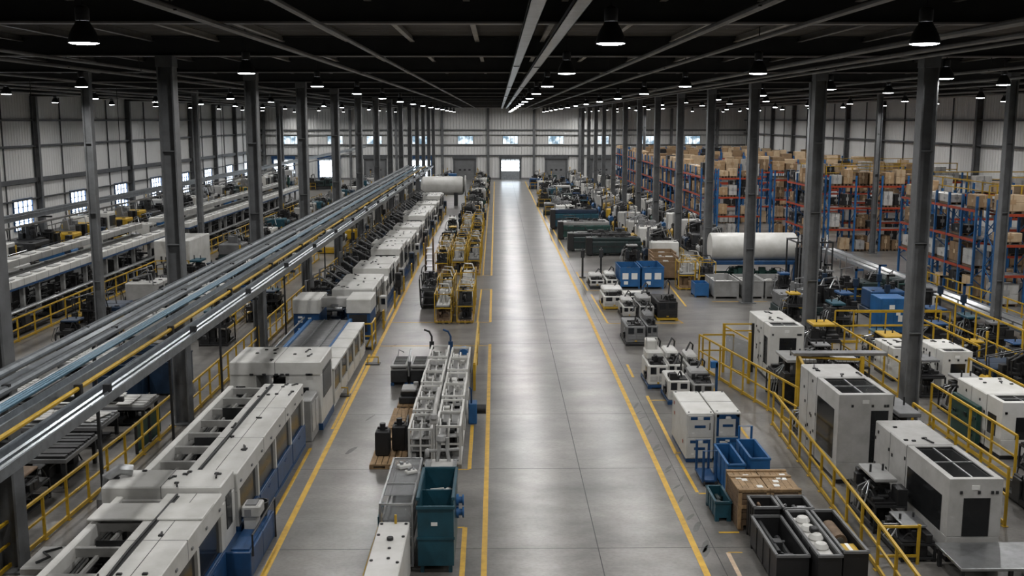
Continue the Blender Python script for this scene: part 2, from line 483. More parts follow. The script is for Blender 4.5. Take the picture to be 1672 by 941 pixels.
line(-.78, 15.5, -.84, 24.6, .12); line(-.84, 24.6, -1.1, 24.6, .08); line(-.85, 29.0, -.87, 33.4, .11); line(-.87, 34, -.88, 36.5, .1)
line(-2.3, 28.95, -.85, 28.95, .08); line(-3.0, 18, -2.95, 26, .11)
line(-1.05, 51.3, -1.0, 61.3, .09); line(-1.0, 67.3, -1.2, 150, .09)
line(5.38, 30.3, 5.45, 37.0, .11); line(5.3, 39.8, 5.33, 42.0, .1); line(5.45, 36.4, 7.1, 36.4, .09); line(5.38, 30.4, 5.65, 30.4, .08)
line(5.40, 27.0, 5.38, 30.2, .09); line(5.42, 26.9, 6.1, 26.9, .08); line(5.4, 24.2, 5.9, 24.2, .08)
line(5.33, 19.5, 5.36, 23.0, .10, 'palepaint'); line(5.36, 23.0, 5.7, 23.0, .05, 'paint')
line(5.45, 50.8, 5.38, 59.5, .1); line(5.45, 50.8, 9.2, 50.8, .09); line(9.2, 50.8, 9.0, 52.5, .09)
line(5.3, 60.9, 5.2, 68.5, .1); line(5.2, 68.5, 7.5, 68.5, .08); line(5.3, 60.9, 8.3, 60.9, .07)
line(5.2, 76, 4.95, 118, .1); line(10.2, 55.5, 10.5, 63.5, .1); line(11.9, 57.0, 15, 57.0, .08)
line(7.9, 30.5, 8.2, 42, .09); line(7.7, 21, 7.9, 27, .09)
for x in (5.08, -8.2): struct(B().box(x-.010, x+.010, YN, YF, 0, .0014).done('floor_line', 'darksteel', smooth=False))
rs = random.Random(5)
for k in range(26):                              # dark tyre scuffs beside the aisle line and a few oil spots
    y = 19+k*.95+rs.uniform(-.45, .45); x = 4.92+rs.uniform(-.05, .05); h = rs.uniform(.1, .45); w_ = rs.uniform(.03, .09)
    if k > 18: x = rs.uniform(-5, -4.2) if k % 2 else rs.uniform(7.7, 8.3); y = rs.uniform(22, 60)
    pts = [(x+math.cos(q)*w_*rs.uniform(.7, 1.2)+(.12*math.sin(q)), y+math.sin(q)*h*rs.uniform(.8, 1.1)) for q in [2*PI*j/12 for j in range(12)]]
    struct(B().prism(pts, .0002, .0011, 'z').done('floor_stain', 'scuff', smooth=False))

# ------------------------------------------------------------------ roof services
def overhead(name, label, cat, x, z, kind, y0=YN+.5, y1=YF-.5):
    t = T(name, label, cat, (x, y0, z))
    b = B()
    if kind == 'tray':
        b.box(x-.13, x+.13, y0, y1, z, z+.015); b.box(x-.13, x-.115, y0, y1, z, z+.09); b.box(x+.115, x+.13, y0, y1, z, z+.09)
        b.done('tray', 'steel', t, True, False)
    else:
        b.cyl((x, y0, z), (x, y1, z), kind, 8); b.done('pipe', 'pipegrey', t, True)
    y = y0+3+x % 5
    while y < y1:
        h = B().box(x-.012, x+.012, y-.012, y+.012, z+.02, ZD); h.box(x-.1, x+.1, y-.02, y+.02, z-.03, z-.005); y += 22.8
        h.done('hanger', 'roofsteel', t, True, False)
for lb, x in (('slim steel cable tray above the aisle, nearer its yellow line', .63), ('slim steel cable tray above the aisle, beside the lamp row', 1.33)):
    overhead('cable_tray', lb, 'cable tray', x, 11.8, 'tray')
PIPES = ((-30.5, .06), (-26.6, .05), (-23.8, .07), (-19.2, .05), (-14.4, .06), (-12.6, .05), (-5.2, .06), (-3.3, .05), (4.1, .06), (5.7, .05), (9.4, .07), (10.9, .06), (11.9, .05), (17.6, .06), (21.8, .07), (25.4, .05), (30.2, .07), (34.4, .06))
for i, (x, r) in enumerate(PIPES):
    overhead('ceiling_pipe', 'slim grey pipe hung under the roof, %s of eighteen counted across from the left wall' % nth(i), 'pipe', x, 11.75, r)

# ------------------------------------------------------------------ high bay lamps
lp = T('pendant_lamp', 'black bell pendant lamp above the aisle, first in its row', 'lamp', (1.95, 18.4, 11.3))
B().cyl((0,0,.62), (0,0,1.31), .014, 6).done('cord', 'shade', lp)
B().lathe((0,0,.36), [(.10,0),(.12,.03),(.12,.22),(.09,.26),(.03,.28)], 12).done('driver_box', 'shade', lp)
sh = B(); n = 20
sh.lathe((0,0,0), [(.25,.004),(.262,0),(.262,.03),(.235,.13),(.18,.25),(.13,.33),(.11,.37)], n)
sh.f = [f for f in sh.f if len(f) == 4]
sh.done('lamp_shade', 'shade', lp)
B().lathe((0,0,.012), [(.001,-.034),(.12,-.032),(.20,-.024),(.243,-.010),(.25,0),(.25,.006),(.001,.006)], 14).done('diffuser', 'lampglow', lp)
ld = bpy.data.lights.new('lamp_light', 'AREA'); ld.shape = 'DISK'; ld.size = .46; ld.energy = LAMP_W; ld.color = (1.0, .985, .97); ld.spread = 2.7
wide = ld.copy(); wide.spread = PI
lo = bpy.data.objects.new('lamp_light', ld); col.objects.link(lo); lo.parent = lp; lo.location = (0, 0, -.03)
proto(lp)
ROWS = ((-33.5, 'along the left wall'), (-25, 'above the white trunking line'), (-16.6, 'above the machines beyond the pipes'), (-7.1, 'above the press line'), (1.95, 'above the aisle'),
        (7.4, 'above the staged machines beside the aisle'), (14.3, 'above the right columns'), (19.0, 'above the blue machines'), (28.9, 'above the pallet racks'), (36.0, 'along the right wall'))
for x, nm in ROWS:
    for k in range(-1 if -8 < x < 8 else 0, 14):
        y = 18.4+11.7*k + (0 if abs(x) < 8 else 3.6 if x in (14.3, -33.5) else -2.2 if x > 15 else .7)
        if y > YF-2: continue
        if x == 1.95 and k == 0: continue
        q = dup(lp, (x, y, 11.3), 0, 'black bell pendant lamp %s, %s from the camera end' % (nm, nth(k+(1 if -8 < x < 8 else 0))), 'pendant lamps')
        if -8 < x < 8:
            for c in q.children:
                if c.type == 'LIGHT': c.data = wide
lo.data = wide
lp['label'] = 'black bell pendant lamp above the aisle, second from the camera end'
lp['group'] = 'pendant lamps'
# ------------------------------------------------------------------ press line on the left of the aisle
rng = random.Random(11)
def cover_fittings(b, x0, x1, y0, y1, z, n, r):
    for i in range(n):
        x = r.uniform(x0+.1, x1-.1); y = r.uniform(y0+.1, y1-.1)
        b.box(x-.05, x+.05, y-.035, y+.035, z-.005, z+.035, .008)
        if r.random() < .65: b.bar((x, y, z+.02), (x+r.uniform(-.12, .12), y+r.uniform(-.45, .45), z+.03), .035, .03)
def press_section(y0, y1, label, seed, H=2.0, plate=None):
    r = random.Random(seed); L = y1-y0
    t = T('press_enclosure', label, 'machine', (-7.2, (y0+y1)/2, 0))
    xl, xr = -8.3, -6.0
    b = B().box(xl+.15, xr+.02, y0, y1, 0, .08); b.box(xl+.05, xr, y0, y1, .08, .72, .02)
    b.done('bed', 'blue', t, True)
    b = B(); n = max(2, round(L/2.0))
    for i in range(n):                                          # lower side doors
        a = y0+L*i/n+.04; e = y0+L*(i+1)/n-.04
        b.box(xr, xr+.03, a, e, .12, .70, .01); b.box(xr+.03, xr+.05, (a+e)/2-.12, (a+e)/2+.12, .58, .61)
    b.done('side_panel', 'blue', t, True)
    h = B(); h.box(-7.2, xr, y0, y1, H-.46, H, .02)
    h.box(xr-.16, xr, y0, y0+.2, .72, H-.46); h.box(xr-.16, xr, y1-.2, y1, .72, H-.46)
    for i in range(1, n): yy = y0+L*i/n; h.box(xr-.13, xr, yy-.07, yy+.07, .72, H-.46)
    h.box(-7.2, xr-.16, y1-.06, y1-.005, .72, H-.46); h.box(-7.2, xr-.16, y0+.005, y0+.06, .72, H-.46)
    h.done('hood_cover', 'white', t, True)
    s = B()
    for i in range(1, 3): yy = y0+L*i/3; s.box(-7.76, xr+.002, yy-.006, yy+.006, H-.44, H+.002)
    s.box(-6.55, -6.535, y0, y1, H, H+.003); s.done('panel_seam', 'darksteel', t, True, False)
    for i in range(n):
        a = y0+L*i/n+.09; e = y0+L*(i+1)/n-.09
        g = B().box(xr-.08, xr-.06, a, e, .74, H-.48); g.done('window', 'glass', t, True, False)
    rl = B().box(xl, xl+.17, y0, y1, H-.36, H-.06, .02); rl.box(xl, xl+.08, y0, y1, .72, H-.36)
    rl.done('side_rail', 'white', t, True)
    c = max(2, round(L/1.25))
    cb = B()
    for i in range(c+1):
        yy = y0+.08+(L-.16)*i/c; cb.box(xl+.17, -7.2, yy-.06, yy+.06, H-.30, H-.12)
    cb.box(-7.75, -7.69, y0, y1, H-.34, H-.26)
    cb.done('cross_frame', 'offwhite', t, True, False)
    m = B(); m.gub(r, xl+.2, -7.25, y0+.1, y1-.1, .72, H-.42, int(L*7))
    m.done('mechanism', 'mech', t, True)
    m = B(); m.gub(r, -7.15, xr-.25, y0+.2, y1-.2, .72, H-.55, int(L*5)); m.done('tooling', 'grey', t, True)
    p = B()
    for k in range(3):
        xx = xl+.3+k*.25; p.tube([(xx, y0+.1, H-.40), (xx+.1, y0+L*.4, H-.36), (xx-.05, y0+L*.7, H-.42), (xx, y1-.1, H-.38)], .03, 6)
    p.done('piping', 'steel', t, True)
    q = B(); q.box(-6.96, -6.86, y0+.2, y1-.2, H-.002, H+.02)
    q.tube([(-6.91, y0+.2, H+.04), (-6.88, y0+L*.3, H+.05), (-6.94, y0+L*.6, H+.04), (-6.91, y1-.2, H+.05)], .025, 6)
    q.done('cable_run', 'darksteel', t, True)
    f = B(); cover_fittings(f, -7.15, xr, y0, y1, H, int(L*1.8), r); f.done('latch_bolts', 'black', t, True)
    f = B()
    for i in range(n*2):
        yy = y0+.3+(L-.6)*i/(n*2-1); f.box(xr, xr+.03, yy-.05, yy+.05, H-.3, H-.24, .01)
    f.done('side_bolts', 'grey', t, True)
    if plate:
        B().box(xl-.02, xr+.01, plate[0], plate[1], H, H+.05, .015).done('top_plate', 'white', t, True)
    b = B()
    b.box(xl-.28, xl-.05, y0+.3, y1-.3, .35, .62, .03)
    for i in range(int(L/1.2)):
        yy = y0+.6+i*1.2; b.box(xl-.3, xl+.05, yy-.12, yy+.12, .62, 1.0+.2*r.random(), .02)
    b.done('service_duct', 'blue', t, True)
    return t
press_section(14.0, 21.68, 'nearest white press enclosure on a blue bed, with an open frame top', 3, 2.0, (20.1, 21.0))
press_section(22.96, 31.2, 'long white press enclosure between the two portals, cable run along its top', 4, 2.0)

def portal(y0, y1, H, xl, xr, label, seed, name='press_portal'):
    r = random.Random(seed)
    t = T(name, label, 'machine', ((xl+xr)/2, (y0+y1)/2, 0))
    b = B(); b.box(xl, xr, y0, y1, H-.45, H, .03); b.done('bridge', 'white', t, True)
    b = B().box(xl, xl+.85, y0+.02, y1-.02, 0, H-.45, .02); b.done('leg', 'white', t, True)
    b = B().box(xr-1.15, xr, y0+.02, y1-.02, 0, H-.45, .02); b.done('leg', 'white', t, True)
    B().box(xr-1.2, xr+.03, y0, y1, 0, .22).done('kick_plate', 'blue', t, True)
    for q in ((xr, xr+.02, y0+.35, y1-.35, 1.0, H-.35), (xr-.75, xr-.4, y0-.01, y0+.015, .95, H-.85), (xl+.2, xl+.5, y0-.01, y0+.015, .8, H-.8)): B().box(*q).done('window', 'glass', t, True, False)
    s = B(); k = int((xr-xl)/1.1)
    for i in range(1, k): x = xl+(xr-xl)*i/k; s.box(x-.006, x+.006, y0-.002, y1+.002, H-.5, H+.003)
    s.done('panel_seam', 'darksteel', t, True, False)
    f = B(); cover_fittings(f, xl, xr, y0, y1, H, 8, r); f.done('latch_bolts', 'black', t, True)
    f = B()
    for i in range(8):
        x = r.uniform(xl+.2, xr-.2); f.box(x-.06, x+.06, y0-.03, y0+.01, H-.45, H-.38, .01)
    f.bar((xr-1.0, y0-.03, H-.9), (xr-.7, y0-.03, H-1.2), .03)
    f.done('front_bolts', 'darksteel', t, True)
    m = B(); m.gub(r, xl+.9, xr-1.2, y0+.2, y1-.2, .1, H-.75, 30); m.done('mechanism', 'mech', t, True)
    return t
a = portal(21.75, 22.9, 2.12, -8.65, -6.05, 'white portal across the press line with a blue plinth and control desk', 5)
b = B().box(-7.2, -5.45, 21.72, 22.93, .0, .62, .02); b.box(-5.93, -5.45, 22.93, 24.2, .0, .62, .02); b.box(-5.9, -5.5, 21.8, 24.15, .62, .66); b.done('plinth', 'blue', a, True)
B().box(-6.7, -6.1, 21.70, 21.72, .1, .5).done('plinth_opening', 'black', a, True)
b = B().box(-5.92, -5.5, 22.9, 23.4, .95, 1.22, .03); b.box(-5.88, -5.6, 22.95, 23.35, .66, .95); b.done('control_desk', 'offwhite', a, True)
b = B().box(-5.85, -5.6, 22.97, 23.33, 1.22, 1.245); b.box(-5.85, -5.7, 22.89, 22.9, 1.0, 1.15); b.done('keypad', 'grey', a, True)
b = B().lathe((-5.69, 23.8, .66), [(.15,0),(.2,.35),(.21,.36),(.17,.36),(.13,.02)], 14); b.done('scrap_tub', 'darksteel', a, True)
b = B().tube([(-5.42, 21.8, .5), (-5.42, 21.8, .98), (-5.42, 24.1, .98), (-5.42, 24.1, .0)], .025, 6); b.done('hand_rail', 'darksteel', a, True)
b = B().tube([(-8.8, 22.2, .1), (-8.8, 22.2, 1.7), (-8.7, 22.3, 2.15), (-8.45, 22.4, 2.3), (-8.2, 22.5, 2.25)], .13, 10); b.done('duct', 'steel', a, True)
a = portal(32.9, 35.2, 2.28, -8.7, -5.75, 'white portal with a wide opening where the roller conveyor starts', 6)
b = B()
b.box(-7.9, -6.3, 31.4, 32.85, 0, .5, .02); b.gub(random.Random(8), -7.9, -6.35, 31.4, 32.85, .5, 1.6, 30)
b.done('transfer_unit', 'darksteel', a, True)
b = B().box(-6.25, -5.85, 31.6, 32.85, .0, 1.35, .03); b.done('valve_cabinet', 'lightgrey', a, True)
b = B()
for i in range(2): b.box(-5.85, -5.83, 31.7+i*.6, 32.2+i*.6, .3, 1.2, .01)
b.done('cabinet_door', 'offwhite', a, True)

# conveyor between portal and gantry
t = T('belt_conveyor', 'dark slatted conveyor leading from the portal to the blue gantry', 'conveyor', (-7.8, 41.5, 0))
b = B(); y = 35.7
while y < 46.0:
    b.box(-8.6, -6.95, y, y+.30, 1.06, 1.10, .01); y += .34
b.done('belt_slats', 'grey', t, True)
b = B().box(-8.75, -8.6, 35.6, 46.0, .85, 1.2, .02); b.box(-6.95, -6.8, 35.6, 46.0, .85, 1.2, .02); b.done('side_rail', 'brightblue', t, True)
b = B().cyl((-8.05, 35.7, 1.16), (-8.05, 46.0, 1.16), .03, 6); b.cyl((-7.35, 35.7, 1.16), (-7.35, 46.0, 1.16), .03, 6); b.cyl((-8.95, 35.7, 1.25), (-8.95, 46.0, 1.25), .04, 6); b.done('guide_bars', 'steel', t, True)
for y in (36.2, 40, 44, 45.6):
    for x in (-8.67, -6.88): B().box(x-.06, x+.06, y-.06, y+.06, 0, .85).done('leg', 'blue', t, True)
b = B(); b.gub(rng, -8.5, -7.0, 36.5, 45.7, .0, .95, 60); b.done('drive_mechanism', 'mech', t, True)
for i in range(5):
    y = 35.7+i*1.72
    f = B().box(-6.72, -6.05, y, y+1.62, 0, .12); f.box(-6.10, -6.02, y, y+.12, .12, 1.35); f.box(-6.10, -6.02, y+1.5, y+1.62, .12, 1.35); f.box(-6.7, -6.02, y, y+1.62, 1.27, 1.39, .02)
    f.box(-6.10, -6.02, y+.12, y+1.5, .12, .5)
    f = f.done('guard_frame', 'white', t, True)
    B().box(-6.075, -6.055, y+.13, y+1.49, .52, 1.26).done('pane', 'glass', f, smooth=False)
    f.children[0].data.transform(Matrix.Translation(-t.location))

t.location.x += .25
# blue gantry with white heads
t = T('gantry_press', 'gantry with white heads on blue towers over the conveyor end', 'machine', (-7.5, 47.5, 0))
for x0, x1, y0 in ((-9.25, -8.1, 46.35), (-6.85, -5.8, 46.45)):
    b = B().box(x0, x1, y0, 48.5, 0, 1.35, .02); b = b.done('tower', 'blue', t, True)
    b = B().box(x0-.03, x1+.03, y0-.05, 48.55, 1.35, 2.0, .03); b.done('tower_head', 'white', t, True)
b = B().box(-8.1, -6.85, 46.9, 47.5, 1.55, 1.98, .02); b.done('cross_beam', 'offwhite', t, True)
b = B().cyl((-7.8, 46.8, 1.5), (-7.1, 46.8, 1.5), .12, 12); b.box(-7.6, -7.3, 46.75, 46.95, 1.5, 1.7); b.done('spindle', 'steel', t, True)
b = B()
for z in (.35, .6, .95, 1.15):
    b.box(-9.05, -8.85, 46.335, 46.35, z, z+.09); b.box(-8.6, -8.45, 46.335, 46.35, z-.04, z+.03)
b.done('label_plate', 'labelwhite', t, True, False)
b = B().box(-6.75, -5.95, 46.43, 46.45, .5, 1.3); b.done('tower_recess', 'darksteel', t, True, False)
b = B(); b.gub(rng, -8.05, -6.9, 46.4, 49, .0, 1.3, 30); b.done('mechanism', 'navy', t, True)
def platform(x0, x1, y0, y1, label):
    t = T('service_platform', label, 'platform', ((x0+x1)/2, (y0+y1)/2, 0))
    B().box(x0, x1, y0, y1, .12, .18).done('deck', 'lightgrey', t, True)
    b = B()
    P = [(x0, y0), (x1, y0), (x1, y1), ((x0+x1)/2, y0)]
    for p in P: b.box(p[0]-.035, p[0]+.035, p[1]-.035, p[1]+.035, 0, 1.2)
    for z in (.62, 1.17):
        b.bar((x0, y0, z), (x1, y0, z), .06); b.bar((x1, y0, z), (x1, y1, z), .06)
    b.bar((x0+.6, y0-.02, .15), (x0+.9, y0-.35, .75), .05)
    b.done('hand_rail', 'yellow', t, True, False)
    return t
platform(-6.4, -5.55, 44.9, 46.2, 'yellow railed service platform under the right gantry tower')

# yellow floor stand bits beside the conveyor
for i, (x, y) in enumerate(((-5.75, 37.2), (-5.2, 42.2))):
    t = T('floor_pedestal', 'low yellow and black floor pedestal beside the %s of the conveyor' % ('middle' if i else 'near end'), 'pedestal', (x, y, 0))
    B().box(-.3, .3, -.2, .2, 0, .04).done('base', 'darksteel', t); b = B().tube([(-.22, 0, .04), (-.22, 0, .3), (.22, 0, .3), (.22, 0, .04)], .03, 6); b.done('hoop', 'yellow', t)

# repeating white press units further down the line
def press_unit(seed, L=5.2):
    r = random.Random(seed)
    H = r.uniform(1.95, 2.3); w = r.uniform(1.7, 2.1)
    t = bpy.data.objects.new('press_unit', None); col.objects.link(t)
    t['category'] = 'machine'
    b = B().box(-.05, 3.6, -L/2, L/2, 0, .18); b.box(0, 3.5, -L/2+.05, L/2-.05, .18, .55, .02); b.done('bed', 'blue' if seed % 2 else 'darksteel', t)
    k = r.choice((2, 3)); a = -L/2+.1
    for i in range(k):
        e = a+(L-.2)/k-.05; h = H-r.choice((0, 0, .25, .45))
        b = B().box(3.55-w, 3.55, a, e, .55, h, .05); hs = b.done('housing', 'white', t)
        B().box(3.55, 3.57, a+.2, e-.2, .95, h-.35).done('window', 'glass', t, smooth=False); B().box(3.55-w+.3, 3.3, a-.02, a, 1.0, h-.4).done('window', 'glass', t, smooth=False)
        f = B(); cover_fittings(f, 3.6-w, 3.5, a, e, h, 5, r); f.box(3.55, 3.58, (a+e)/2-.02, (a+e)/2+.02, .6, h-.1); f.done('latch_bolts', 'black', t)
        a = e+.05
    b = B(); b.gub(r, .05, 3.45-w, -L/2+.1, L/2-.1, .55, H-.15, 34); b.done('mechanism', 'mech', t)
    b = B()
    for q in range(3):
        y = -L/2+.6+q*(L-1.2)/2; b.tube([(.25, y, .6), (.25, y, H+.05), (.9, y+.2, H+.25), (3.6-w+.1, y+.3, H-.3)], .055, 7)
    b.cyl((.3, -L/2+.4, 1.35), (.3, L/2-.4, 1.35), .17, 10)
    b.done('piping', 'grey', t)
    b = B().cyl((.9, -.9, 1.25), (.9, .3, 1.25), .28, 12); b.box(.6, 1.2, -.7, .1, .55, 1.1); b.done('motor', r.choice(('navy', 'brightblue', 'lightgrey')), t)
    q = (-.5, 1.9, -1.8, .3)[seed % 4]; b = B().box(3.62, 3.95, q, q+.5, .5, 1.3, .02); b.box(3.75, 3.9, q+.2, q+.4, 0, .5); cp = b.done('control_panel', ('offwhite', 'black', 'lightgrey', 'navy')[seed % 4], t)
    B().box(3.7, 3.9, q-.015, q, .9, 1.2).done('screen', 'screen', cp, smooth=False)
    b = B()
    for y in (-2.3, -1.9): b.box(3.95, 4.01, y-.03, y+.03, 0, .9)
    for z in (.45, .87): b.box(3.95, 4.01, -2.33, -1.87, z-.03, z+.03)
    b.done('guard_hoop', 'yellow', t, smooth=False)
    return proto(t)
PU = [press_unit(20+i) for i in range(4)]
for i in range(12):
    y = 51.8+i*5.55
    lb = 'white windowed press unit with open pipework, %s of twelve beyond the gantry' % nth(i)
    p = PU[i % 4]
    if i < 4: p.location = (-9.55, y, 0); p['label'] = lab(lb, None, 'press units'); p['group'] = 'press units'
    else: dup(p, (-9.55, y, 0), 0, lb, 'press units')

# tank at the end of the line
t = T('horizontal_tank', 'long white cylindrical tank at the far end of the press line', 'tank', (-6.2, 124, 0))
B().lathe((-9.2, 124, 2.3), [(.01,0),(.7,.08),(1.05,.3),(1.1,.5),(1.1,4.8),(1.05,5.0),(.7,5.2),(.01,5.3)], 20, 'x').done('tank_shell', 'white', t, True)
b = B()
for x in (-8.4, -5.0): b.box(x-.2, x+.2, 123.1, 124.9, 0, 1.5)
b.done('saddle', 'darksteel', t, True, False)
b = B().lathe((-3.95, 124, 2.3), [(1.22,0),(1.22,.15)], 20, 'x'); b.done('end_flange', 'offwhite', t, True)
b = B().cyl((-6.5, 124, 3.3), (-6.5, 124, 3.7), .15, 10); b.done('manway', 'grey', t, True)

# ------------------------------------------------------------------ overhead pipe rack on the left
t = T('pipe_rack', 'overhead rack of parallel pipes and trays crossing above the left machines', 'pipe rack', (-9, 60, 0))
Z = 4.9; Y0, Y1 = 6, 118
B().cyl((-10.12, Y0, Z), (-10.12, Y1, Z), .10, 10).done('pipe', 'galv', t, True)
B().box(-9.95, -9.75, Y0, Y1, Z-.1, Z-.04).done('tray', 'galv', t, True)
B().cyl((-9.42, Y0, Z), (-9.42, Y1, Z), .09, 10).done('pipe', 'galv', t, True)
B().cyl((-9.2, Y0, Z-.08), (-9.2, Y1, Z-.08), .04, 8).done('pipe', 'steel', t, True)
b = B()
for k in range(3): b.cyl((-8.98+.11*k, Y0, Z+.02*k), (-8.98+.11*k, Y1, Z+.02*k), .042, 8)
b.done('blue_cables', 'cyanblue', t, True)['label'] = 'pale blue cables'
b = B().box(-8.62, -8.36, Y0, Y1, Z-.12, Z-.10); b.box(-8.62, -8.60, Y0, Y1, Z-.1, Z+.02); b.box(-8.38, -8.36, Y0, Y1, Z-.1, Z+.02); b.done('cable_tray', 'galv', t, True, False)
B().cyl((-8.05, Y0, Z+.02), (-8.05, Y1, Z+.02), .045, 8).done('pipe', 'yellow', t, True)['label'] = 'thin yellow pipe'
b = B().box(-7.78, -7.28, Y0, Y1, Z-.14, Z-.11); b.box(-7.78, -7.75, Y0, Y1, Z-.11, Z+.04); b.box(-7.31, -7.28, Y0, Y1, Z-.11, Z+.04)
b.cyl((-7.62, Y0, Z-.07), (-7.62, Y1, Z-.07), .045, 6); b.cyl((-7.48, Y0, Z-.07), (-7.48, Y1, Z-.07), .04, 6); b.done('cable_tray', 'galv', t, True, False)
y = 19.5; k = 0
while y < Y1:
    B().box(-10.3, -7.2, y-.04, y+.04, Z-.24, Z-.15).done('crossbar', 'darksteel', t, True, False)
    B().box(-10.0, -9.93, y-.035, y+.035, 0, Z-.2).done('post', 'darksteel', t, True, False)
    c = B()
    for x in (-8.05, -7.5, -9.42, -10.12): c.box(x-.07, x+.07, y-.05, y+.05, Z-.16, Z+.1)
    c.done('pipe_clamp_bolts', 'darksteel', t, True, False)
    y += BAY/2; k += 1
t = T('pipe_rack', 'high grey tray and pipes crossing the hall at left, before the white wall', 'pipe rack', (-22.2, 90, 0))
b = B().box(-22.5, -22.1, 8, 176, 5.4, 5.46); b.box(-22.5, -22.45, 8, 176, 5.46, 5.62); b.box(-22.15, -22.1, 8, 176, 5.46, 5.62); b.done('tray', 'galv', t, True, False)
B().cyl((-21.9, 8, 5.75), (-21.9, 176, 5.75), .05, 8).done('pipe', 'galv', t, True)
B().cyl((-22.7, 8, 5.0), (-22.7, 176, 5.0), .06, 8).done('pipe', 'pipegrey', t, True)
y = 28
while y < 176:
    B().box(-22.9, -21.7, y-.03, y+.03, 5.32, 5.4).done('crossbar', 'darksteel', t, True, False)
    B().box(-22.32, -22.29, y-.015, y+.015, 5.6, 11.98).done('hanger', 'darksteel', t, True, False); y += BAY*1.0

# ------------------------------------------------------------------ railings
RAILS = []
def railing(pts, label, h=1.1, mid=(.08, .58), step=1.25, m='yellow', group=None):
    p0 = pts[0]
    RAILS.extend(zip(pts, pts[1:]))
    t = T('guard_rail', label, 'railing', (p0[0], p0[1], 0), 0, group)
    top = B(); md = B(); posts = []
    for a, e in zip(pts, pts[1:]):
        A = Vector((a[0], a[1], 0)); E = Vector((e[0], e[1], 0)); n = max(1, round((E-A).length/step))
        top.bar(A+Vector((0,0,h)), E+Vector((0,0,h)), .06)
        for z in mid: md.bar(A+Vector((0,0,z)), E+Vector((0,0,z)), .05, .05 if z > .2 else .10)
        for i in range(n+1):
            q = A.lerp(E, i/n)
            if not any((q-w).length < .05 for w in posts): posts.append(q)
    top.done('top_rail', m, t, True, False); md.done('middle_rail', m, t, True, False)
    for q in posts[:90]:
        b = B().box(q.x-.03, q.x+.03, q.y-.03, q.y+.03, 0, h); b.box(q.x-.07, q.x+.07, q.y-.07, q.y+.07, 0, .015); b.done('post', m, t, True, False)
    return t
railing([(-11.3, 16), (-10.95, 24), (-10.75, 29), (-10.72, 33.3)], 'yellow guard rail between the nearest press enclosure and the sheet tables')
railing([(-9.75, 14), (-9.75, 19.4)], 'short yellow rail close beside the nearest press enclosure')
railing([(-10.5, 34.4), (-10.5, 44.8)], 'yellow guard rail between the first two columns of the left row')
railing([(-10.5, 45.9), (-10.5, 56.2)], 'yellow guard rail between the second and third columns of the left row')
railing([(-10.5, 57.3), (-10.5, 67.6)], 'yellow guard rail between the third and fourth columns of the left row')
railing([(-10.5, 68.8), (-10.5, 112)], 'long yellow guard rail running past the fifth left column to the back')
railing([(-21.9, 38), (-21.9, 66.3), (-19.8, 66.3)], 'yellow guard rail along the dark transfer line at left', step=1.8)
railing([(-21.6, 73), (-21.6, 128)], 'yellow guard rail along the transfer line beyond the white box machine', step=1.8)
railing([(-30.6, 66), (-30.6, 118)], 'low yellow rail in front of the machines by the left wall', h=.7, mid=(.08,), step=2.2)
railing([(-13.0, 49), (-13.0, 75)], 'yellow guard rail among the white machines beyond the left columns', step=1.8)
railing([(-16.6, 80), (-16.6, 130)], 'yellow guard rail far behind, between two rows of pale machines', step=2.2)
railing([(8.0, 15.5), (8.5, 22), (9.1, 33.3)], 'yellow guard rail running past the two large grey machines on the right')
railing([(9.8, 32.9), (8.2, 41.5)], 'yellow fence along the front of the right machine cell', h=1.35, mid=(.08, .7), step=1.05)
railing([(8.35, 41.5), (9.6, 41.5)], 'single yellow fence panel at the far corner of the cell', h=1.35, mid=(.7,), step=1.5)
railing([(25.7, 44), (25.7, 52.9), (25.4, 62)], 'yellow rail in front of the near blue pallet rack', step=1.4)
railing([(20.2, 31), (20.2, 47)], 'tall yellow fence beside the white boxes at the right edge', h=2.0, mid=(.1, 1.0), step=2.0)
railing([(14.6, 35.2), (14.6, 44.4)], 'yellow railing by the second right column, before the blue machines', h=1.3, step=1.6)
railing([(14.3, 27.5), (14.3, 33.2)], 'yellow railing just behind the nearest large grey machine', h=1.4, mid=(.1, .8), step=1.4)
railing([(16.5, 47.3), (21.0, 47.3)], 'yellow railing in front of the blue control cabinet', h=1.2, step=1.5)

for k, (p0, p1) in enumerate((((12.6, 24.5), (12.6, 30.5)), ((17.0, 30.0), (17.0, 36.5)), ((18.3, 38.5), (18.3, 45.5)), ((15.2, 46.0), (20.0, 46.0)), ((22.5, 35), (22.5, 43.5)))):
    railing([p0, p1], 'yellow fence among the right machine cells, %s from the grey enclosures' % nth(k), 1.5, (.08, .8), 1.5)
# tall frames of the right machine cell
t = T('guard_cage', 'open yellow cage of posts and dark mesh around the cell press', 'cage', (11.3, 35, 0))
for (x, y, h) in ((9.95, 32.9, 2.1), (10.25, 34.6, 2.1), (12.3, 34.2, 2.1), (12.4, 32.9, 1.0)):
    B().box(x-.06, x+.06, y-.06, y+.06, 0, h).done('post', 'yellow', t, True, False)
b = B()
for z in (.06, .55, 1.05): b.bar((9.95, 32.9, z), (12.9, 32.9, z), .07)
b.bar((9.95, 32.9, 2.07), (10.25, 34.6, 2.07), .07); b.bar((10.25, 34.6, 2.0), (12.3, 34.2, 2.0), .07)
b.done('rails', 'yellow', t, True, False)
B().box(10.0, 13.2, 34.3, 34.75, 2.1, 2.2, .01).done('header_beam', 'steel', t, True)
b = B()
for i in range(14): x = 10.3+i*.14; b.box(x-.006, x+.006, 34.4, 34.41, .1, 2.0)
for i in range(10): z = .2+i*.19; b.box(10.3, 12.2, 34.4, 34.41, z-.006, z+.006)
b.done('mesh_grid', 'mesh', t, True, False)
t = T('gate_frame', 'free standing yellow and black gate at the back of the right cell', 'gate', (9.4, 40.3, 0))
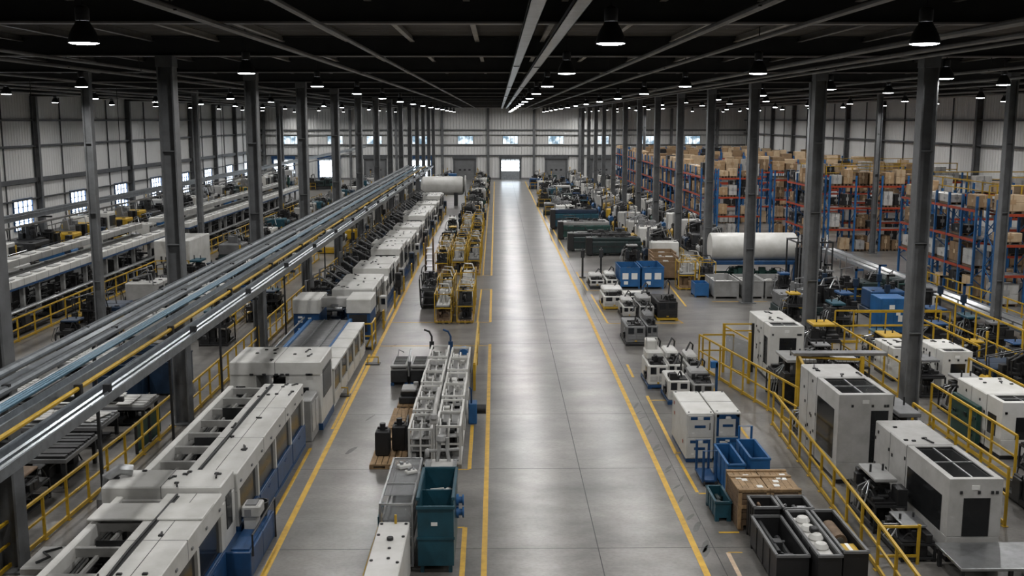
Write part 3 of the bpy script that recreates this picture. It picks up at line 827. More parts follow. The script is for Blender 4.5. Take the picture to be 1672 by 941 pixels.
for (x, y, m) in ((9.0, 40.6, 'yellow'), (9.6, 38.8, 'yellow'), (10.15, 40.6, 'black')):
    B().box(x-.05, x+.05, y-.05, y+.05, 0, 2.0).done('post', m, t, True, False)
b = B()
for z in (1.7, 1.97): b.bar((9.0, 40.6, z), (10.15, 40.6, z), .05)
b.bar((9.0, 40.6, 1.9), (9.6, 38.8, 1.7), .05); b.bar((9.0, 40.6, .3), (9.6, 38.8, .3), .05); b.done('rails', 'yellow', t, True, False)
B().prism([(9.05, 40.4), (9.55, 38.9), (9.57, 38.91), (9.07, 40.41)], .35, 1.6, 'z').done('panel', 'clear', t, True, False)
# ------------------------------------------------------------------ staged goods left of the aisle
rng = random.Random(21)
def pallet(x0, x1, y0, y1, label, group=None, m='wood'):
    t = T('wooden_pallet', label, 'pallet', ((x0+x1)/2, (y0+y1)/2, 0), 0, group)
    b = B(); n = max(4, int((x1-x0)/.16))
    for i in range(n):
        a = x0+(x1-x0)*i/n; b.box(a+.01, a+(x1-x0)/n-.01, y0, y1, .115, .14)
    b.done('deck_boards', m, t, True, False)
    for k in range(3):
        yy = y0+(y1-y0-.1)*k/2
        b = B().box(x0, x1, yy, yy+.1, .09, .115); b.box(x0, x1, yy, yy+.1, 0, .02)
        for q in range(3): xx = x0+(x1-x0-.12)*q/2; b.box(xx, xx+.12, yy, yy+.1, .02, .09)
        b.done('runner', m, t, True, False)
    return t
def casters(t, x0, x1, y0, y1, r=.07):
    for x in (x0+.08, x1-.08):
        for y in (y0+.08, y1-.08):
            B().lathe((x-.025, y, r), [(r*.6, 0), (r, .01), (r, .04), (r*.6, .05)], 10, 'x').done('wheel', 'rubber', t, True)

# teal tipping bin
t = T('tipping_bin', 'tall teal steel bin holding metal scrap, beside the white cabinet', 'bin', (-1.4, 22.9, 0))
b = B(); b.box(-1.8, -1.0, 21.95, 22.0, .18, 1.55); b.box(-1.8, -1.75, 22.0, 24.0, .18, 1.75); b.box(-1.05, -1.0, 22.0, 24.0, .18, 1.75)
b.box(-1.75, -1.05, 23.95, 24.0, .18, 1.75); b.box(-1.75, -1.05, 22.9, 22.95, .18, 1.6); b.box(-1.75, -1.05, 22.0, 23.95, .18, .24)
b.done('shell', 'teal', t, True)
b = B(); b.box(-1.83, -.97, 21.92, 21.99, 1.5, 1.58, .01); b.box(-1.83, -1.76, 21.95, 24.03, 1.7, 1.78, .01); b.box(-1.04, -.97, 21.95, 24.03, 1.7, 1.78, .01); b.box(-1.83, -.97, 23.97, 24.03, 1.7, 1.78, .01)
b.box(-1.82, -.98, 21.93, 21.95, .8, .86); b.done('rim_edge', 'teal', t, True)
for x in (-1.75, -1.12):
    for y in (22.0, 23.85): B().box(x, x+.08, y, y+.12, 0, .18).done('leg', 'teal', t, True)
b = B()
for (y, s) in ((22.45, 1.15), (23.4, 1.3)):
    b.box(-1.74, -1.06, y-.42, y+.48, .3, s-.09)
b.done('scrap_bed', 'mech', t, True)
B().box(-1.5, -1.36, 21.94, 21.95, 1.12, 1.2).done('label_plate', 'labelwhite', t, True, False)
for z in (1.25, .95):
    B().lathe((-.99, 23.2, z), [(.14,0),(.14,.06),(.08,.06),(.08,.14),(.13,.14),(.13,.18)], 12, 'x').done('hub', 'brightblue', t, True)
def part_piece(kind, loc, label, cat, m, s=1.0, rz=0, group=None):
    r = random.Random(int(abs(loc[0]*97+loc[1]*31+loc[2]*7)*10))
    if kind == 'ring':
        t = T('ring_part', label, cat, loc, rz, group)
        B().lathe((0,0,0), [(.16*s,0),(.2*s,.02),(.2*s,.07*s),(.16*s,.08*s),(.11*s,.08*s),(.10*s,.02)], 14).done('body_ring', m, t)
        B().tube([(-.2*s,0,.03),(-.15*s,.05,.16*s),(.1*s,.05,.18*s),(.2*s,0,.03)], .02*s, 6).done('handle', 'white', t)
    elif kind == 'casting':
        t = T('cast_part', label, cat, loc, rz, group)
        B().box(-.2*s,.2*s,-.13*s,.13*s,0,.12*s,.02).done('block', m, t)
        b = B().cyl((-.08*s,0,.12*s),(-.08*s,0,.2*s),.06*s,10); b.cyl((.1*s,0,.12*s),(.1*s,0,.17*s),.04*s,8); b.done('boss', 'steel', t)
    elif kind == 'sack':
        t = T('wrapped_part', label, cat, loc, rz, group)
        B().lathe((0,0,0), [(.16*s,0),(.2*s,.05*s),(.18*s,.14*s),(.1*s,.2*s),(.02,.22*s)], 10).done('wrapping', m, t)
        B().tube([(0,0,.2*s),(.05*s,.02,.26*s),(.1*s,0,.25*s)], .012, 5).done('tie', 'black', t)
    return t
part_piece('ring', (-1.42, 23.4, 1.225), 'round casting with white handle in the rear half of the teal bin', 'part', 'grey', 1.2)
part_piece('sack', (-1.19, 23.72, 1.23), 'white wrapped part in the rear half of the teal bin', 'part', 'white', .6)
part_piece('casting', (-1.5, 22.4, 1.07), 'grey casting lying in the front half of the teal bin', 'part', 'lightgrey', .9)
part_piece('sack', (-1.2, 22.5, 1.07), 'pale lump of scrap in the front half of the teal bin', 'part', 'offwhite', .6)
part_piece('sack', (-1.4, 22.15, 1.07), 'small white scrap at the front edge of the teal bin', 'part', 'white', .5)

# white cabinet in front
t = T('equipment_cabinet', 'low white cabinet with a flat dotted top beside the teal bin', 'cabinet', (-2.3, 20.3, 0))
B().box(-2.62, -1.95, 18.9, 21.75, .12, 1.3, .02).done('body_shell', 'white', t, True)
b = B().box(-2.60, -1.97, 18.95, 21.7, 0, .12); b.done('plinth', 'blue', t, True)
b = B()
for (x, y) in ((-2.55, 21.6), (-2.02, 21.6), (-2.55, 21.0), (-2.02, 20.9), (-2.55, 19.7), (-2.25, 20.3), (-2.02, 19.6), (-2.22, 19.8)):
    b.cyl((x, y, 1.3), (x, y, 1.325), .035, 8)
b.cyl((-2.28, 20.75, 1.3), (-2.28, 20.75, 1.36), .07, 10); b.done('top_bolts', 'black', t, True)
B().cyl((-2.25, 21.65, 1.3), (-2.25, 21.65, 1.5), .03, 8).done('valve_stem', 'yellow', t, True)
# glazed stillage trolley
t = T('stillage_trolley', 'clear sided rack trolley stacked with pale trays beside the teal bin', 'trolley', (-2.25, 23.9, 0))
b = B(); b.frame(-2.65, -1.9, 22.0, 25.2, .14, 1.62, .045); b.box(-2.65, -1.9, 23.3, 23.345, 1.57, 1.62); b.done('frame_bars', 'steel', t, True, False)
for z in (.5, .85, 1.2):
    b = B().box(-2.6, -1.95, 22.05, 25.15, z, z+.02); b.box(-2.6, -2.57, 22.05, 25.15, z, z+.08); b.box(-1.98, -1.95, 22.05, 25.15, z, z+.08); b.done('shelf', 'lightgrey', t, True, False)
B().box(-2.64, -1.91, 22.6, 25.19, 1.585, 1.6).done('top_sheet', 'clear', t, True, False)
b = B(); b.box(-2.64, -1.91, 22.01, 22.02, .8, 1.55); b.done('front_sheet', 'clear', t, True, False)
casters(t, -2.65, -1.9, 22.0, 25.2)
b = B().tube([(-2.72, 22.5, .2), (-2.72, 22.5, 1.1), (-2.72, 23.4, 1.1), (-2.72, 23.4, .2)], .03, 6); b.box(-2.75, -2.65, 22.45, 23.45, .14, .2); b.done('push_bar', 'teal', t, True)
for i, (x, y, z, s) in enumerate(((-2.3, 24.4, 1.62, .8), (-2.1, 24.0, 1.62, .7))):
    part_piece('casting', (x, y, z+.002), 'white moulded part on top of the clear trolley, %s' % ('nearer one' if i else 'farther one'), 'part', 'white', s, .5)
t = T('stillage_trolley', 'second clear topped trolley with steel frame behind the teal bin', 'trolley', (-1.45, 24.8, 0))
b = B(); b.frame(-1.85, -1.05, 24.1, 25.4, .14, 1.5, .045); b.done('frame_bars', 'steel', t, True, False)
B().box(-1.84, -1.06, 24.11, 25.39, 1.465, 1.485).done('top_sheet', 'lightgrey', t, True, False)
B().box(-1.8, -1.1, 24.15, 25.35, .6, .65).done('shelf', 'grey', t, True, False); casters(t, -1.85, -1.05, 24.1, 25.4)
t = T('tube_frame', 'upright white tube frame standing on the rear clear trolley', 'frame', (-1.4, 25.0, 1.5))
B().box(-1.68, -1.15, 24.6, 25.35, 1.503, 1.52).done('base', 'offwhite', t, True)
b = B().tube([(-1.55, 25.2, 1.51), (-1.5, 25.3, 1.8), (-1.5, 25.3, 2.1)], .05, 8); b.tube([(-1.25, 25.2, 1.51), (-1.3, 25.3, 1.8), (-1.3, 25.3, 2.1)], .05, 8)
b.tube([(-1.75, 25.3, 1.75), (-1.0, 25.3, 1.8)], .04, 8); b.lathe((-1.85, 25.3, 1.7), [(.09,0),(.12,.04),(.1,.1)], 10, 'x'); b.lathe((-1.45, 25.3, 2.0), [(.12,0),(.14,.05),(.1,.15)], 10); b.done('tubes', 'lightgrey', t, True)

# white tube stillages: two files of six
def stillage(x0, x1, y0, y1, H, label, seed):
    r = random.Random(seed)
    t = T('part_rack', label, 'rack', ((x0+x1)/2, (y0+y1)/2, 0), 0, 'white part racks')
    b = B(); b.frame(x0, x1, y0, y1, .12, H, .062)
    b.box(x0+.062, x1-.062, y0+.005, y0+.05, H*.55, H*.55+.05); b.box(x0+.062, x1-.062, y1-.05, y1-.005, H*.55, H*.55+.05)
    b.box((x0+x1)/2-.025, (x0+x1)/2+.025, y0+.01, y0+.055, .182, H-.062); b.done('frame_bars', 'white', t, True, False)
    b = B()
    for z in (.15, H*.42, H*.72): b.box(x0+.03, x1-.03, y0+.04, y1-.04, z, z+.025)
    b.done('shelf_plates', 'lightgrey', t, True, False)
    for q in range(3):
        xx = x0+.1+(x1-x0-.2)*q/2
        B().tube([(xx, y0+.05, H*.45), (xx, y0+.08, H*.8), (xx, (y0+y1)/2, H*(.95+.1*r.random())), (xx, y1-.08, H*.8), (xx, y1-.05, H*.45)], .03, 6).done('cradle', 'offwhite', t, True)
    b = B(); b.gub(r, x0+.07, x1-.07, y0+.08, y1-.08, H*.45, H*.9, 9); b.done('held_parts', ('lightgrey', 'mech', 'offwhite', 'white')[seed % 4], t, True)
    b = B(); b.gub(r, x0+.07, x1-.07, y0+.08, y1-.08, .175, H*.40, 8); b.done('lower_parts', 'lightgrey', t, True)
    for x in (x0, x1-.1):
        for y in (y0, y1-.1): B().box(x, x+.1, y, y+.1, 0, .12).done('foot', 'steel', t, True, False)
    return t
ys = [29.05, 30.75, 32.4, 34.2, 36.0, 38.0]
for i, y in enumerate(ys):
    L = (ys[i+1]-y-.12) if i < 5 else 2.0
    for s, (a, e) in enumerate(((-2.62, -1.9), (-1.82, -1.08))):
        d = -.04*i
        stillage(a-d*.0, e, y, y+L, 1.2+.08*((i+s) % 2), 'white tube part rack, %s from the near end, file nearer the %s' % (nth(i), 'aisle' if s else 'pallets'), 40+i*2+s)
t = T('robot_boom', 'pale articulated arm lying along the top of the near white racks', 'arm', (-1.86, 29.3, 1.3))
b = B().box(-1.98, -1.74, 28.9, 29.2, 1.36, 1.55, .03); b.tube([(-1.86, 29.0, 1.5), (-1.86, 29.6, 1.68), (-1.86, 31.6, 1.72)], .06, 8); b.box(-1.885, -1.835, 28.92, 28.97, 0, 1.38); b.done('boom', 'offwhite', t, True)
b = B().lathe((-1.86, 29.0, 1.48), [(.12,0),(.14,.06),(.1,.16)], 12); b.done('joint', 'lightgrey', t, True)
for i, (x, y, m) in enumerate(((-1.9, 40.6, 'blue'), (-2.65, 40.6, 'darksteel'))):
    t = T('post_stand', 'slim %s post with a hooked top behind the white racks' % ('blue' if not i else 'grey'), 'stand', (x, y, 0))
    B().box(x-.2, x+.2, y-.2, y+.2, 0, .05).done('base', m, t, True)
    b = B().tube([(x, y, .05), (x, y, 1.5), (x-.1, y, 1.7), (x-.3, y+.1, 1.75)], .04, 6); b.box(x-.09, x+.09, y-.06, y+.06, 1.0, 1.3); b.done('post', m, t, True)
t = T('machine_base', 'blue machine base with small tank behind the white racks', 'machine', (-1.4, 40.8, 0))
B().box(-1.65, -1.1, 40.2, 41.2, 0, .7, .03).done('body_shell', 'blue', t, True); B().cyl((-1.38, 40.4, .85), (-1.38, 41.0, .85), .18, 12).done('drum', 'brightblue', t, True)
t = T('reel_unit', 'blue pump with a black drum beside the white racks on the aisle side', 'pump', (-.85, 33.75, 0))
B().box(-1.0, -.72, 33.5, 34.0, 0, .7, .02).done('body_shell', 'brightblue', t, True); b = B().cyl((-.72, 33.75, .45), (-.42, 33.75, .45), .16, 14); b.done('drum', 'black', t, True)
B().tube([(-.9, 33.6, .7), (-.9, 33.5, 1.2), (-.95, 33.3, 1.3)], .03, 6).done('hose', 'blue', t, True)
# yellow barrier bar beside racks
t = T('swing_barrier', 'long yellow barrier of flat bars standing beside the staging line', 'barrier', (-.9, 42, 0))
b = B()
for y in (37.9, 42.0, 46.0): b.box(-.95, -.85, y-.05, y+.05, 0, 1.0)
b.done('post', 'yellow', t, True, False)
b = B().box(-.94, -.86, 37.9, 46.0, .9, 1.05); b.box(-.94, -.86, 37.9, 46.0, .4, .5); b.done('bar', 'yellow', t, True, False)
for o in t.children:
    if o.name.startswith('post'): o.name = 'posts_frame'

# pallets with goods
pallet(-3.75, -2.72, 29.0, 31.3, 'wooden pallet under two dark motors, nearest pallet to the camera')
for i, (x, y) in enumerate(((-3.45, 30.0), (-3.0, 30.5))):
    t = T('motor_block', 'upright dark %s on the nearest wooden pallet' % ('motor block' if not i else 'finned motor with curved guard'), 'motor', (x, y, .14))
    B().box(-.2, .2, -.25, .25, 0, .75, .03).done('casing', 'black', t)
    b = B()
    for k in range(6): b.box(-.215, .215, -.2+.075*k, -.17+.075*k, .05, .7)
    b.done('cooling_ribs', 'darksteel', t, smooth=False)
    b = B().cyl((0, 0, .75), (0, 0, .95), .09, 12); b.box(-.15, .15, -.06, .06, .78, .84); b.done('shaft', 'black', t)
    if i: B().tube([(.22, -.3, .05), (.24, -.3, .8), (.24, .3, .95), (.22, .3, .05)], .04, 6).done('guard', 'darksteel', t)
pallet(-3.62, -2.72, 31.6, 35.0, 'long empty pallet with loose planks behind the motor pallet', None, 'wood')
for i, (x, y, a) in enumerate(((-3.0, 32.6, 0), (-3.2, 34.0, .1), (-3.4, 33.2, -.05))):
    t = T('timber_plank', 'loose pale plank lying on the long empty pallet, %s from the camera' % ('nearest', 'farthest', 'middle one')[i], 'plank', (x, y, .142), a)
    B().box(-.06, .06, -.7, .7, 0, .05, .008).done('board', 'wood', t); B().box(-.065, .065, -.5, -.44, -.0, .056).done('cross_batten', 'darkwood', t)
pallet(-3.55, -2.75, 35.3, 37.0, 'wooden pallet loaded with flat grey castings near the dark welding benches')
t = T('casting_pile', 'layered flat grey castings on the pallet behind the planks', 'casting', (-3.15, 36.1, .14))
b = B().box(-.35, .35, -.6, .5, 0, .25, .03); b.box(-.3, .2, -.4, .45, .25, .4, .02); b.done('block', 'darksteel', t)
b = B().box(-.28, .25, -.5, .3, .4, .5, .03); b.cyl((.2, .2, .4), (.2, .2, .6), .09, 10); b.done('plates', 'lightgrey', t)
t = T('fixture_bench', 'dark double fixture bench on blue feet at the head of the pallets', 'bench', (-3.4, 39.3, 0))
for i, (a, e) in enumerate(((-4.1, -3.45), (-3.35, -2.7))):
    B().box(a, e, 38.6, 40.2, .12, .6, .03).done('bench_body', 'darksteel', t, True)
    b = B().box(a, e, 38.55, 40.25, .72, .8, .02); b.frame(a+.02, e-.02, 38.6, 40.2, .6, .72, .04); b.done('bench_top', 'lightgrey', t, True)
    b = B()
    for k in range(7): y = 38.8+k*.19; b.box(a+.1, e-.1, y, y+.1, .8, .83)
    b.done('slats', 'darksteel', t, True, False)
    for x in (a, e-.12):
        for y in (38.6, 40.08): B().box(x, x+.12, y, y+.12, 0, .12).done('foot', 'blue', t, True)
b = B().tube([(-3.4, 38.5, .4), (-3.4, 38.5, .95), (-3.4, 39.6, 1.2)], .04, 6); b.tube([(-3.95, 40.0, .8), (-3.9, 40.0, 1.1), (-3.7, 40.0, 1.0)], .03, 6); b.done('clamp_arm', 'steel', t, True)

# yellow pallet frames (second island) and the following ones
def yellow_frame(x, y, w, d, H, label, seed, group='yellow racks'):
    r = random.Random(seed)
    t = T('storage_frame', label, 'rack', (x, y, 0), 0, group)
    b = B(); b.frame(-w/2, w/2, -d/2, d/2, .06, H, .042); b.box(-w/2+.042, w/2-.042, -d/2+.003, -d/2+.04, H*.5, H*.5+.05); b.box(-w/2+.042, w/2-.042, d/2-.04, d/2-.003, H*.5, H*.5+.05)
    b.done('frame_bars', 'yellow', t, smooth=False)
    b = B()
    for i in range(5): a = -w/2+.05+(w-.1)*i/5; b.box(a, a+(w-.1)/5-.02, -d/2+.03, d/2-.03, .13, .16)
    for q in (-w/2+.05, -.06, w/2-.17): b.box(q, q+.12, -d/2+.03, d/2-.03, .0, .13)
    b.done('pallet_boards', 'wood', t, smooth=False)
    B().box(-w/2+.05, w/2-.05, -d/2+.05, d/2-.05, H*.5+.06, H*.5+.09).done('shelf', 'darksteel', t, smooth=False)
    b = B(); b.gub(r, -w/2+.1, w/2-.1, -d/2+.1, d/2-.1, H*.5+.09, H*1.02, 12); b.done('upper_parts', ('white', 'darksteel', 'offwhite', 'lightgrey', 'mech')[seed % 5], t)
    b = B(); b.gub(r, -w/2+.1, w/2-.1, -d/2+.1, d/2-.1, .16, H*.48, 10); b.done('lower_parts', ('darkwood', 'mech', 'carddark', 'darksteel')[seed % 4], t)
    b = B().tube([(-w/2+.1, 0, H), (-w/4, 0, H+.35), (w/4, .1, H+.3), (w/2-.1, 0, H)], .035, 6); b.done('lifting_hoop', r.choice(('white', 'darksteel', 'offwhite')), t)
    return t
n = 0
for (y, k) in ((51.9, 2), (54.4, 2), (56.9, 2), (68.2, 3), (71.0, 3), (74.0, 3), (77.5, 3), (84.5, 2), (88.0, 2), (92.0, 2)):
    for i in range(k):
        x = (-2.75, -1.65)[i] if k == 2 else (-3.7, -2.6, -1.6)[i]
        if k == 2 and y > 80: x = (-2.6, -1.7)[i]
        yellow_frame(x, y, .86, 2.1, 1.5+.35*((n*7) % 3)/2, 'yellow framed rack of parts, %s row back, %s' % (nth((51.9, 54.4, 56.9, 68.2, 71.0, 74.0, 77.5, 84.5, 88.0, 92.0).index(y)), ('first place from the press line', 'second place from the press line', 'third place, by the aisle')[i]), 100+n); n += 1
def black_cart(x, y, label, w=.8, d=2.2, m='black'):
    t = T('shelf_cart', label, 'cart', (x, y, 0))
    b = B()
    for z in (.2, .6, 1.0): b.box(-w/2, w/2, -d/2, d/2, z, z+.05, .01)
    b.done('shelf', m, t)
    b = B()
    for xx in (-w/2, w/2-.05):
        for yy in (-d/2, d/2-.05): b.box(xx, xx+.05, yy, yy+.05, .1, 1.1)
    b.done('frame_bars', m, t, smooth=False)
    B().tube([(-w/2, -d/2, .2), (-w/2-.05, -d/2, 1.6), (-w/2-.05, -d/2+.5, 1.75), (-w/2, d/2, 1.7), (-w/2, d/2, .2)], .035, 6).done('push_handle', m, t)
    b = B(); b.gub(rng, -w/2+.05, w/2-.05, -d/2+.1, d/2-.1, 1.05, 1.55, 10); b.done('loaded_parts', 'darksteel', t)
    for xx in (-w/2+.03, w/2-.08):
        for yy in (-d/2+.05, d/2-.2): B().lathe((xx, yy+.07, .07), [(.04,0),(.07,.01),(.07,.04),(.04,.05)], 10, 'x').done('wheel', 'rubber', t)
black_cart(-3.75, 56.0, 'black shelf cart standing beside the second yellow rack island')
black_cart(-3.85, 58.9, 'second black shelf cart, just behind the first one')
t = T('hand_truck', 'tall dark steel shelf ladder beside the third yellow rack island', 'ladder', (-4.55, 69.5, 0))
b = B().tube([(-.3, -.6, 0), (-.3, -.6, 2.2), (-.3, .0, 2.3), (-.3, .2, 0)], .04, 6); b.tube([(.2, -.6, 0), (.2, -.6, 2.2), (.2, 0, 2.3), (.2, .2, 0)], .04, 6); b.done('frame_bars', 'darkwood', t)
b = B()
for z in (.3, .7, 1.1, 1.5): b.box(-.3, .2, -.62, .2, z, z+.05)
b.done('steps', 'steel', t, smooth=False)

# ------------------------------------------------------------------ staged goods right of the aisle
def open_crate(x0, x1, y0, y1, z0, H, label, m, fill, group=None, legs=.1, name='steel_crate', cat='crate', fillz=.7):
    t = T(name, label, cat, ((x0+x1)/2, (y0+y1)/2, z0), 0, group)
    b = B().tray(x0, x1, y0, y1, z0+legs, z0+H, .035)
    for k in range(1, 4): yy = y0+(y1-y0)*k/4; b.box(x0-.015, x0, yy-.03, yy+.03, z0+legs, z0+H); b.box(x1, x1+.015, yy-.03, yy+.03, z0+legs, z0+H)
    b.done('shell', m, t, True, False)
    r = B()
    for (a, e, c, d) in ((x0-.02, x1+.02, y0-.02, y0+.04), (x0-.02, x1+.02, y1-.04, y1+.02), (x0-.02, x0+.04, y0, y1), (x1-.04, x1+.02, y0, y1)): r.box(a, e, c, d, z0+H-.03, z0+H+.025)
    r.done('rim_edge', 'grey' if m in ('black', 'darksteel') else m, t, True, False)
    for x in (x0, x1-.1):
        for y in (y0, y1-.1): B().box(x, x+.1, y, y+.1, z0, z0+legs).done('foot', m, t, True, False)
    if fill:
        b = B(); b.gub(random.Random(int(x0*100+y0*10)), x0+.05, x1-.05, y0+.05, y1-.05, z0+legs+.04, z0+legs+(H-legs)*fillz, 14); b.done('loose_contents', fill, t, True)
    return t
open_crate(5.95, 6.65, 21.0, 23.3, 0, .78, 'black steel crate of dark parts at the corner nearest the aisle', 'black', 'darksteel', None, .1, 'steel_crate', 'crate', .92)
open_crate(6.05, 6.65, 23.38, 24.15, .0, .95, 'small black crate with rusty scrap in front of the wooden crates', 'black', 'darkwood', None, .1, 'steel_crate', 'crate', .95)
open_crate(6.72, 7.42, 23.3, 24.15, 0, .95, 'small black crate with silver parts beside the rusty scrap crate', 'black', 'steel', None, .1, 'steel_crate', 'crate', 1.0)
open_crate(6.72, 7.22, 20.6, 23.2, 0, .95, 'black crate holding white wrapped goods beside the guard rail', 'black', None)
open_crate(7.32, 7.85, 20.8, 23.2, 0, .95, 'black crate with brown and yellow goods at the guard rail', 'black', 'mech', None, .1, 'steel_crate', 'crate', .6)
t = T('wrapped_goods', 'white plastic wrapped load inside the black crate', 'load', (6.97, 22.0, .15))
b = B().box(-.2, .2, -1.2, 1.0, 0, .72, .06); b.done('wrapping', 'wrap', t)
for k in range(4):
    B().lathe((-.02+.04*(k % 2), -.8+.5*k, .70), [(.15, 0), (.17, .05), (.12, .14), (.02, .18)], 10).done('bag', 'white', t)
B().box(-.08, .08, -.3, -.1, .82, .96, .02).done('clip', 'black', t)
t = T('brown_bundle', 'dark plum cylinder lying in the black crate at the guard rail', 'roll', (7.58, 22.3, .62))
B().cyl((0, -.45, .12), (0, .4, .12), .17, 14).done('roll', 'darkwood', t); B().cyl((0, -.47, .12), (0, -.44, .12), .1, 12).done('end_cap', 'steel', t)
t = T('yellow_carton', 'small yellow box in the black crate at the guard rail', 'box', (7.6, 21.3, .64))
B().box(-.17, .17, -.22, .22, 0, .2, .01).done('carton', 'yellow', t); B().box(-.04, .04, -.221, .221, 0, .203).done('tape_seam', 'labelwhite', t)
# wooden crates
def wood_crate(x0, x1, y0, y1, H, label):
    t = T('wooden_crate', label, 'crate', ((x0+x1)/2, (y0+y1)/2, 0))
    b = B()
    for k in range(5):
        z0 = .14+(H-.2)*k/5; z1 = .14+(H-.2)*(k+1)/5-.02
        b.box(x0, x1, y0, y0+.03, z0, z1); b.box(x0, x1, y1-.03, y1, z0, z1); b.box(x0, x0+.03, y0+.03, y1-.03, z0, z1); b.box(x1-.03, x1, y0+.03, y1-.03, z0, z1)
    b.done('side_planks', 'darkwood', t, True, False)
    b = B()
    for x in (x0-.02, x1-.06):
        for y in (y0-.02, y1-.06): b.box(x, x+.08, y, y+.08, .05, H-.04)
    b.box(x0-.02, x1+.02, y0-.025, y0, H*.55, H*.55+.09); b.done('battens_frame', 'wood', t, True, False)
    b = B(); n = 5
    for i in range(n): a = x0-.02+(x1-x0+.04)*i/n; b.box(a, a+(x1-x0+.04)/n-.01, y0-.02, y1+.02, H-.06, H-.02)
    b.box(x0-.02, x1+.02, y0-.03, y0+.08, H-.02, H+.02); b.box(x0-.02, x1+.02, y1-.08, y1+.03, H-.02, H+.02); b.box(x0-.02, x1+.02, (y0+y1)/2+.2, (y0+y1)/2+.3, H-.02, H+.02)
    b.done('lid', 'wood', t, True, False)
    b = B()
    for x in (x0, (x0+x1)/2-.06, x1-.12): b.box(x, x+.12, y0, y1, 0, .14)
    b.done('runner_planks', 'darkwood', t, True, False)
    f = B()
    for k in range(5): xx = rng.uniform(x0+.1, x1-.2); yy = rng.uniform(y0+.2, y1-.3); f.box(xx, xx+.14, yy, yy+.16, H-.02, H-.012)
    f.done('paper_label_patches_print', 'labelwhite', t, True, False)
    return t
wood_crate(5.9, 6.62, 24.3, 25.75, 1.05, 'brown wooden crate with plank lid, the one nearer the aisle')
wood_crate(6.68, 7.4, 24.3, 25.75, 1.05, 'brown wooden crate with plank lid, the one nearer the guard rail')
open_crate(5.45, 5.85, 24.9, 26.1, 0, .5, 'low teal tub beside the wooden crates', 'teal', 'darkgreen')
# blue carts
open_crate(6.12, 6.58, 26.6, 28.4, 0, .9, 'open blue steel bin in front of the white cabinets', 'brightblue', 'navy')
open_crate(6.74, 7.26, 26.65, 28.35, 0, 1.05, 'taller blue bin with scrap next to the open blue bin', 'brightblue', 'lightgrey', None, .1, 'steel_crate', 'crate', .85)
t = T('blue_trolley', 'narrow blue trolley frame with push bars beside the blue bins', 'trolley', (5.85, 28.0, 0))
b = B()
for y in (27.5, 28.5): b.tube([(5.65, y, .1), (5.65, y, 1.0), (6.0, y+.02, 1.0), (6.0, y+.02, .1)], .04, 6)
b.box(5.62, 6.05, 27.5, 28.55, .1, .16); b.done('frame_bars', 'blue', t, True); casters(t, 5.6, 6.08, 27.4, 28.6)
t = T('cart_handle', 'blue hoop handle at the back of the taller blue bin', 'handle', (7.1, 28.5, 0))
b = B().tube([(6.85, 28.52, 0), (6.85, 28.52, 1.4), (7.2, 28.52, 1.4), (7.2, 28.52, 0)], .035, 6); b.done('hoop', 'brightblue', t, True); B().box(6.8, 7.25, 28.45, 28.6, 0, .06).done('base', 'blue', t, True)
t['category'] = 'push frame'; t.name = 'push_frame'
# white cabinets pair
def blue_white_cabinet(x0, x1, y0, y1, H, label, bluer):
    t = T('control_cabinet', label, 'cabinet', ((x0+x1)/2, (y0+y1)/2, 0))
    B().box(x0, x1, y0, y1, .1, H, .025).done('body_shell', 'white', t, True)
    B().box(x0+.02, x1-.02, y0+.02, y1, 0, .1).done('plinth', 'blue', t, True)
    w = x1-x0
    for k, (z0, z1) in enumerate(((.14, H*.5-.02), (H*.5+.02, H-.06))):
        d = B().box(x0+.05, x1-.05, y0-.02, y0, z0, z1, .008).done('door', 'brightblue' if bluer and not k else 'white', t, True)
        b = B()
        if bluer and k: b.box(x0+.05, x0+.12, y0-.024, y0-.02, z0, z1); b.box(x1-.16, x1-.05, y0-.024, y0-.02, z0, z1); b.box(x0+.05, x1-.05, y0-.024, y0-.02, z1-.09, z1)
        b.box(x0+w*.15, x0+w*.4, y0-.026, y0-.02, z1-.14, z1-.05); b.box(x0+w*.62, x0+w*.85, y0-.026, y0-.02, z1-.14, z1-.05); b.box(x0+w*.3, x0+w*.7, y0-.026, y0-.02, (z0+z1)/2-.05, (z0+z1)/2+.03)
        b = b.done('blue_panel_patches_print', 'blue', d, smooth=False); b.data.transform(Matrix.Translation(-t.location))
        c = B(); c.box(x0+w*.42, x0+w*.58, y0-.028, y0-.02, z1-.13, z1-.06); c.box(x0+w*.2, x0+w*.3, y0-.028, y0-.02, z0+.1, z0+.15)
        if bluer and not k: c.box(x0+w*.4, x0+w*.75, y0-.028, y0-.02, z0+.18, z0+.3); c.box(x0+w*.2, x0+w*.5, y0-.028, y0-.02, z1-.16, z1-.1)
        c = c.done('white_label_print', 'labelwhite', d, smooth=False); c.data.transform(Matrix.Translation(-t.location))
        h = B().cyl((x1-.12, y0-.03, (z0+z1)/2-.1), (x1-.12, y0-.03, (z0+z1)/2+.1), .012, 6).done('handle', 'darksteel', d); h.data.transform(Matrix.Translation(-t.location))
    b = B()
    for (x, y) in ((x0+.08, y0+.1), (x1-.08, y0+.1), (x0+.08, y1-.1), (x1-.08, y1-.1)): b.cyl((x, y, H), (x, y, H+.02), .03, 8)
    b.done('lid_bolts', 'grey', t, True)
    B().box(x0, x1, (y0+y1)/2-.006, (y0+y1)/2+.006, H, H+.004).done('lid_seam', 'black', t, True, False)
    b = B()
    for z, y in ((H-.25, y1-.4), (H-.55, y1-.5), (.5, y0+.5)): b.box(x0-.012, x0, y-.05, y+.05, z-.05, z+.05)
    b.done('side_vent', 'orange' if not bluer else 'grey', t, True, False)
blue_white_cabinet(5.52, 6.33, 29.5, 32.0, 1.5, 'tall white cabinet with small blue panels, the one nearer the aisle', False)
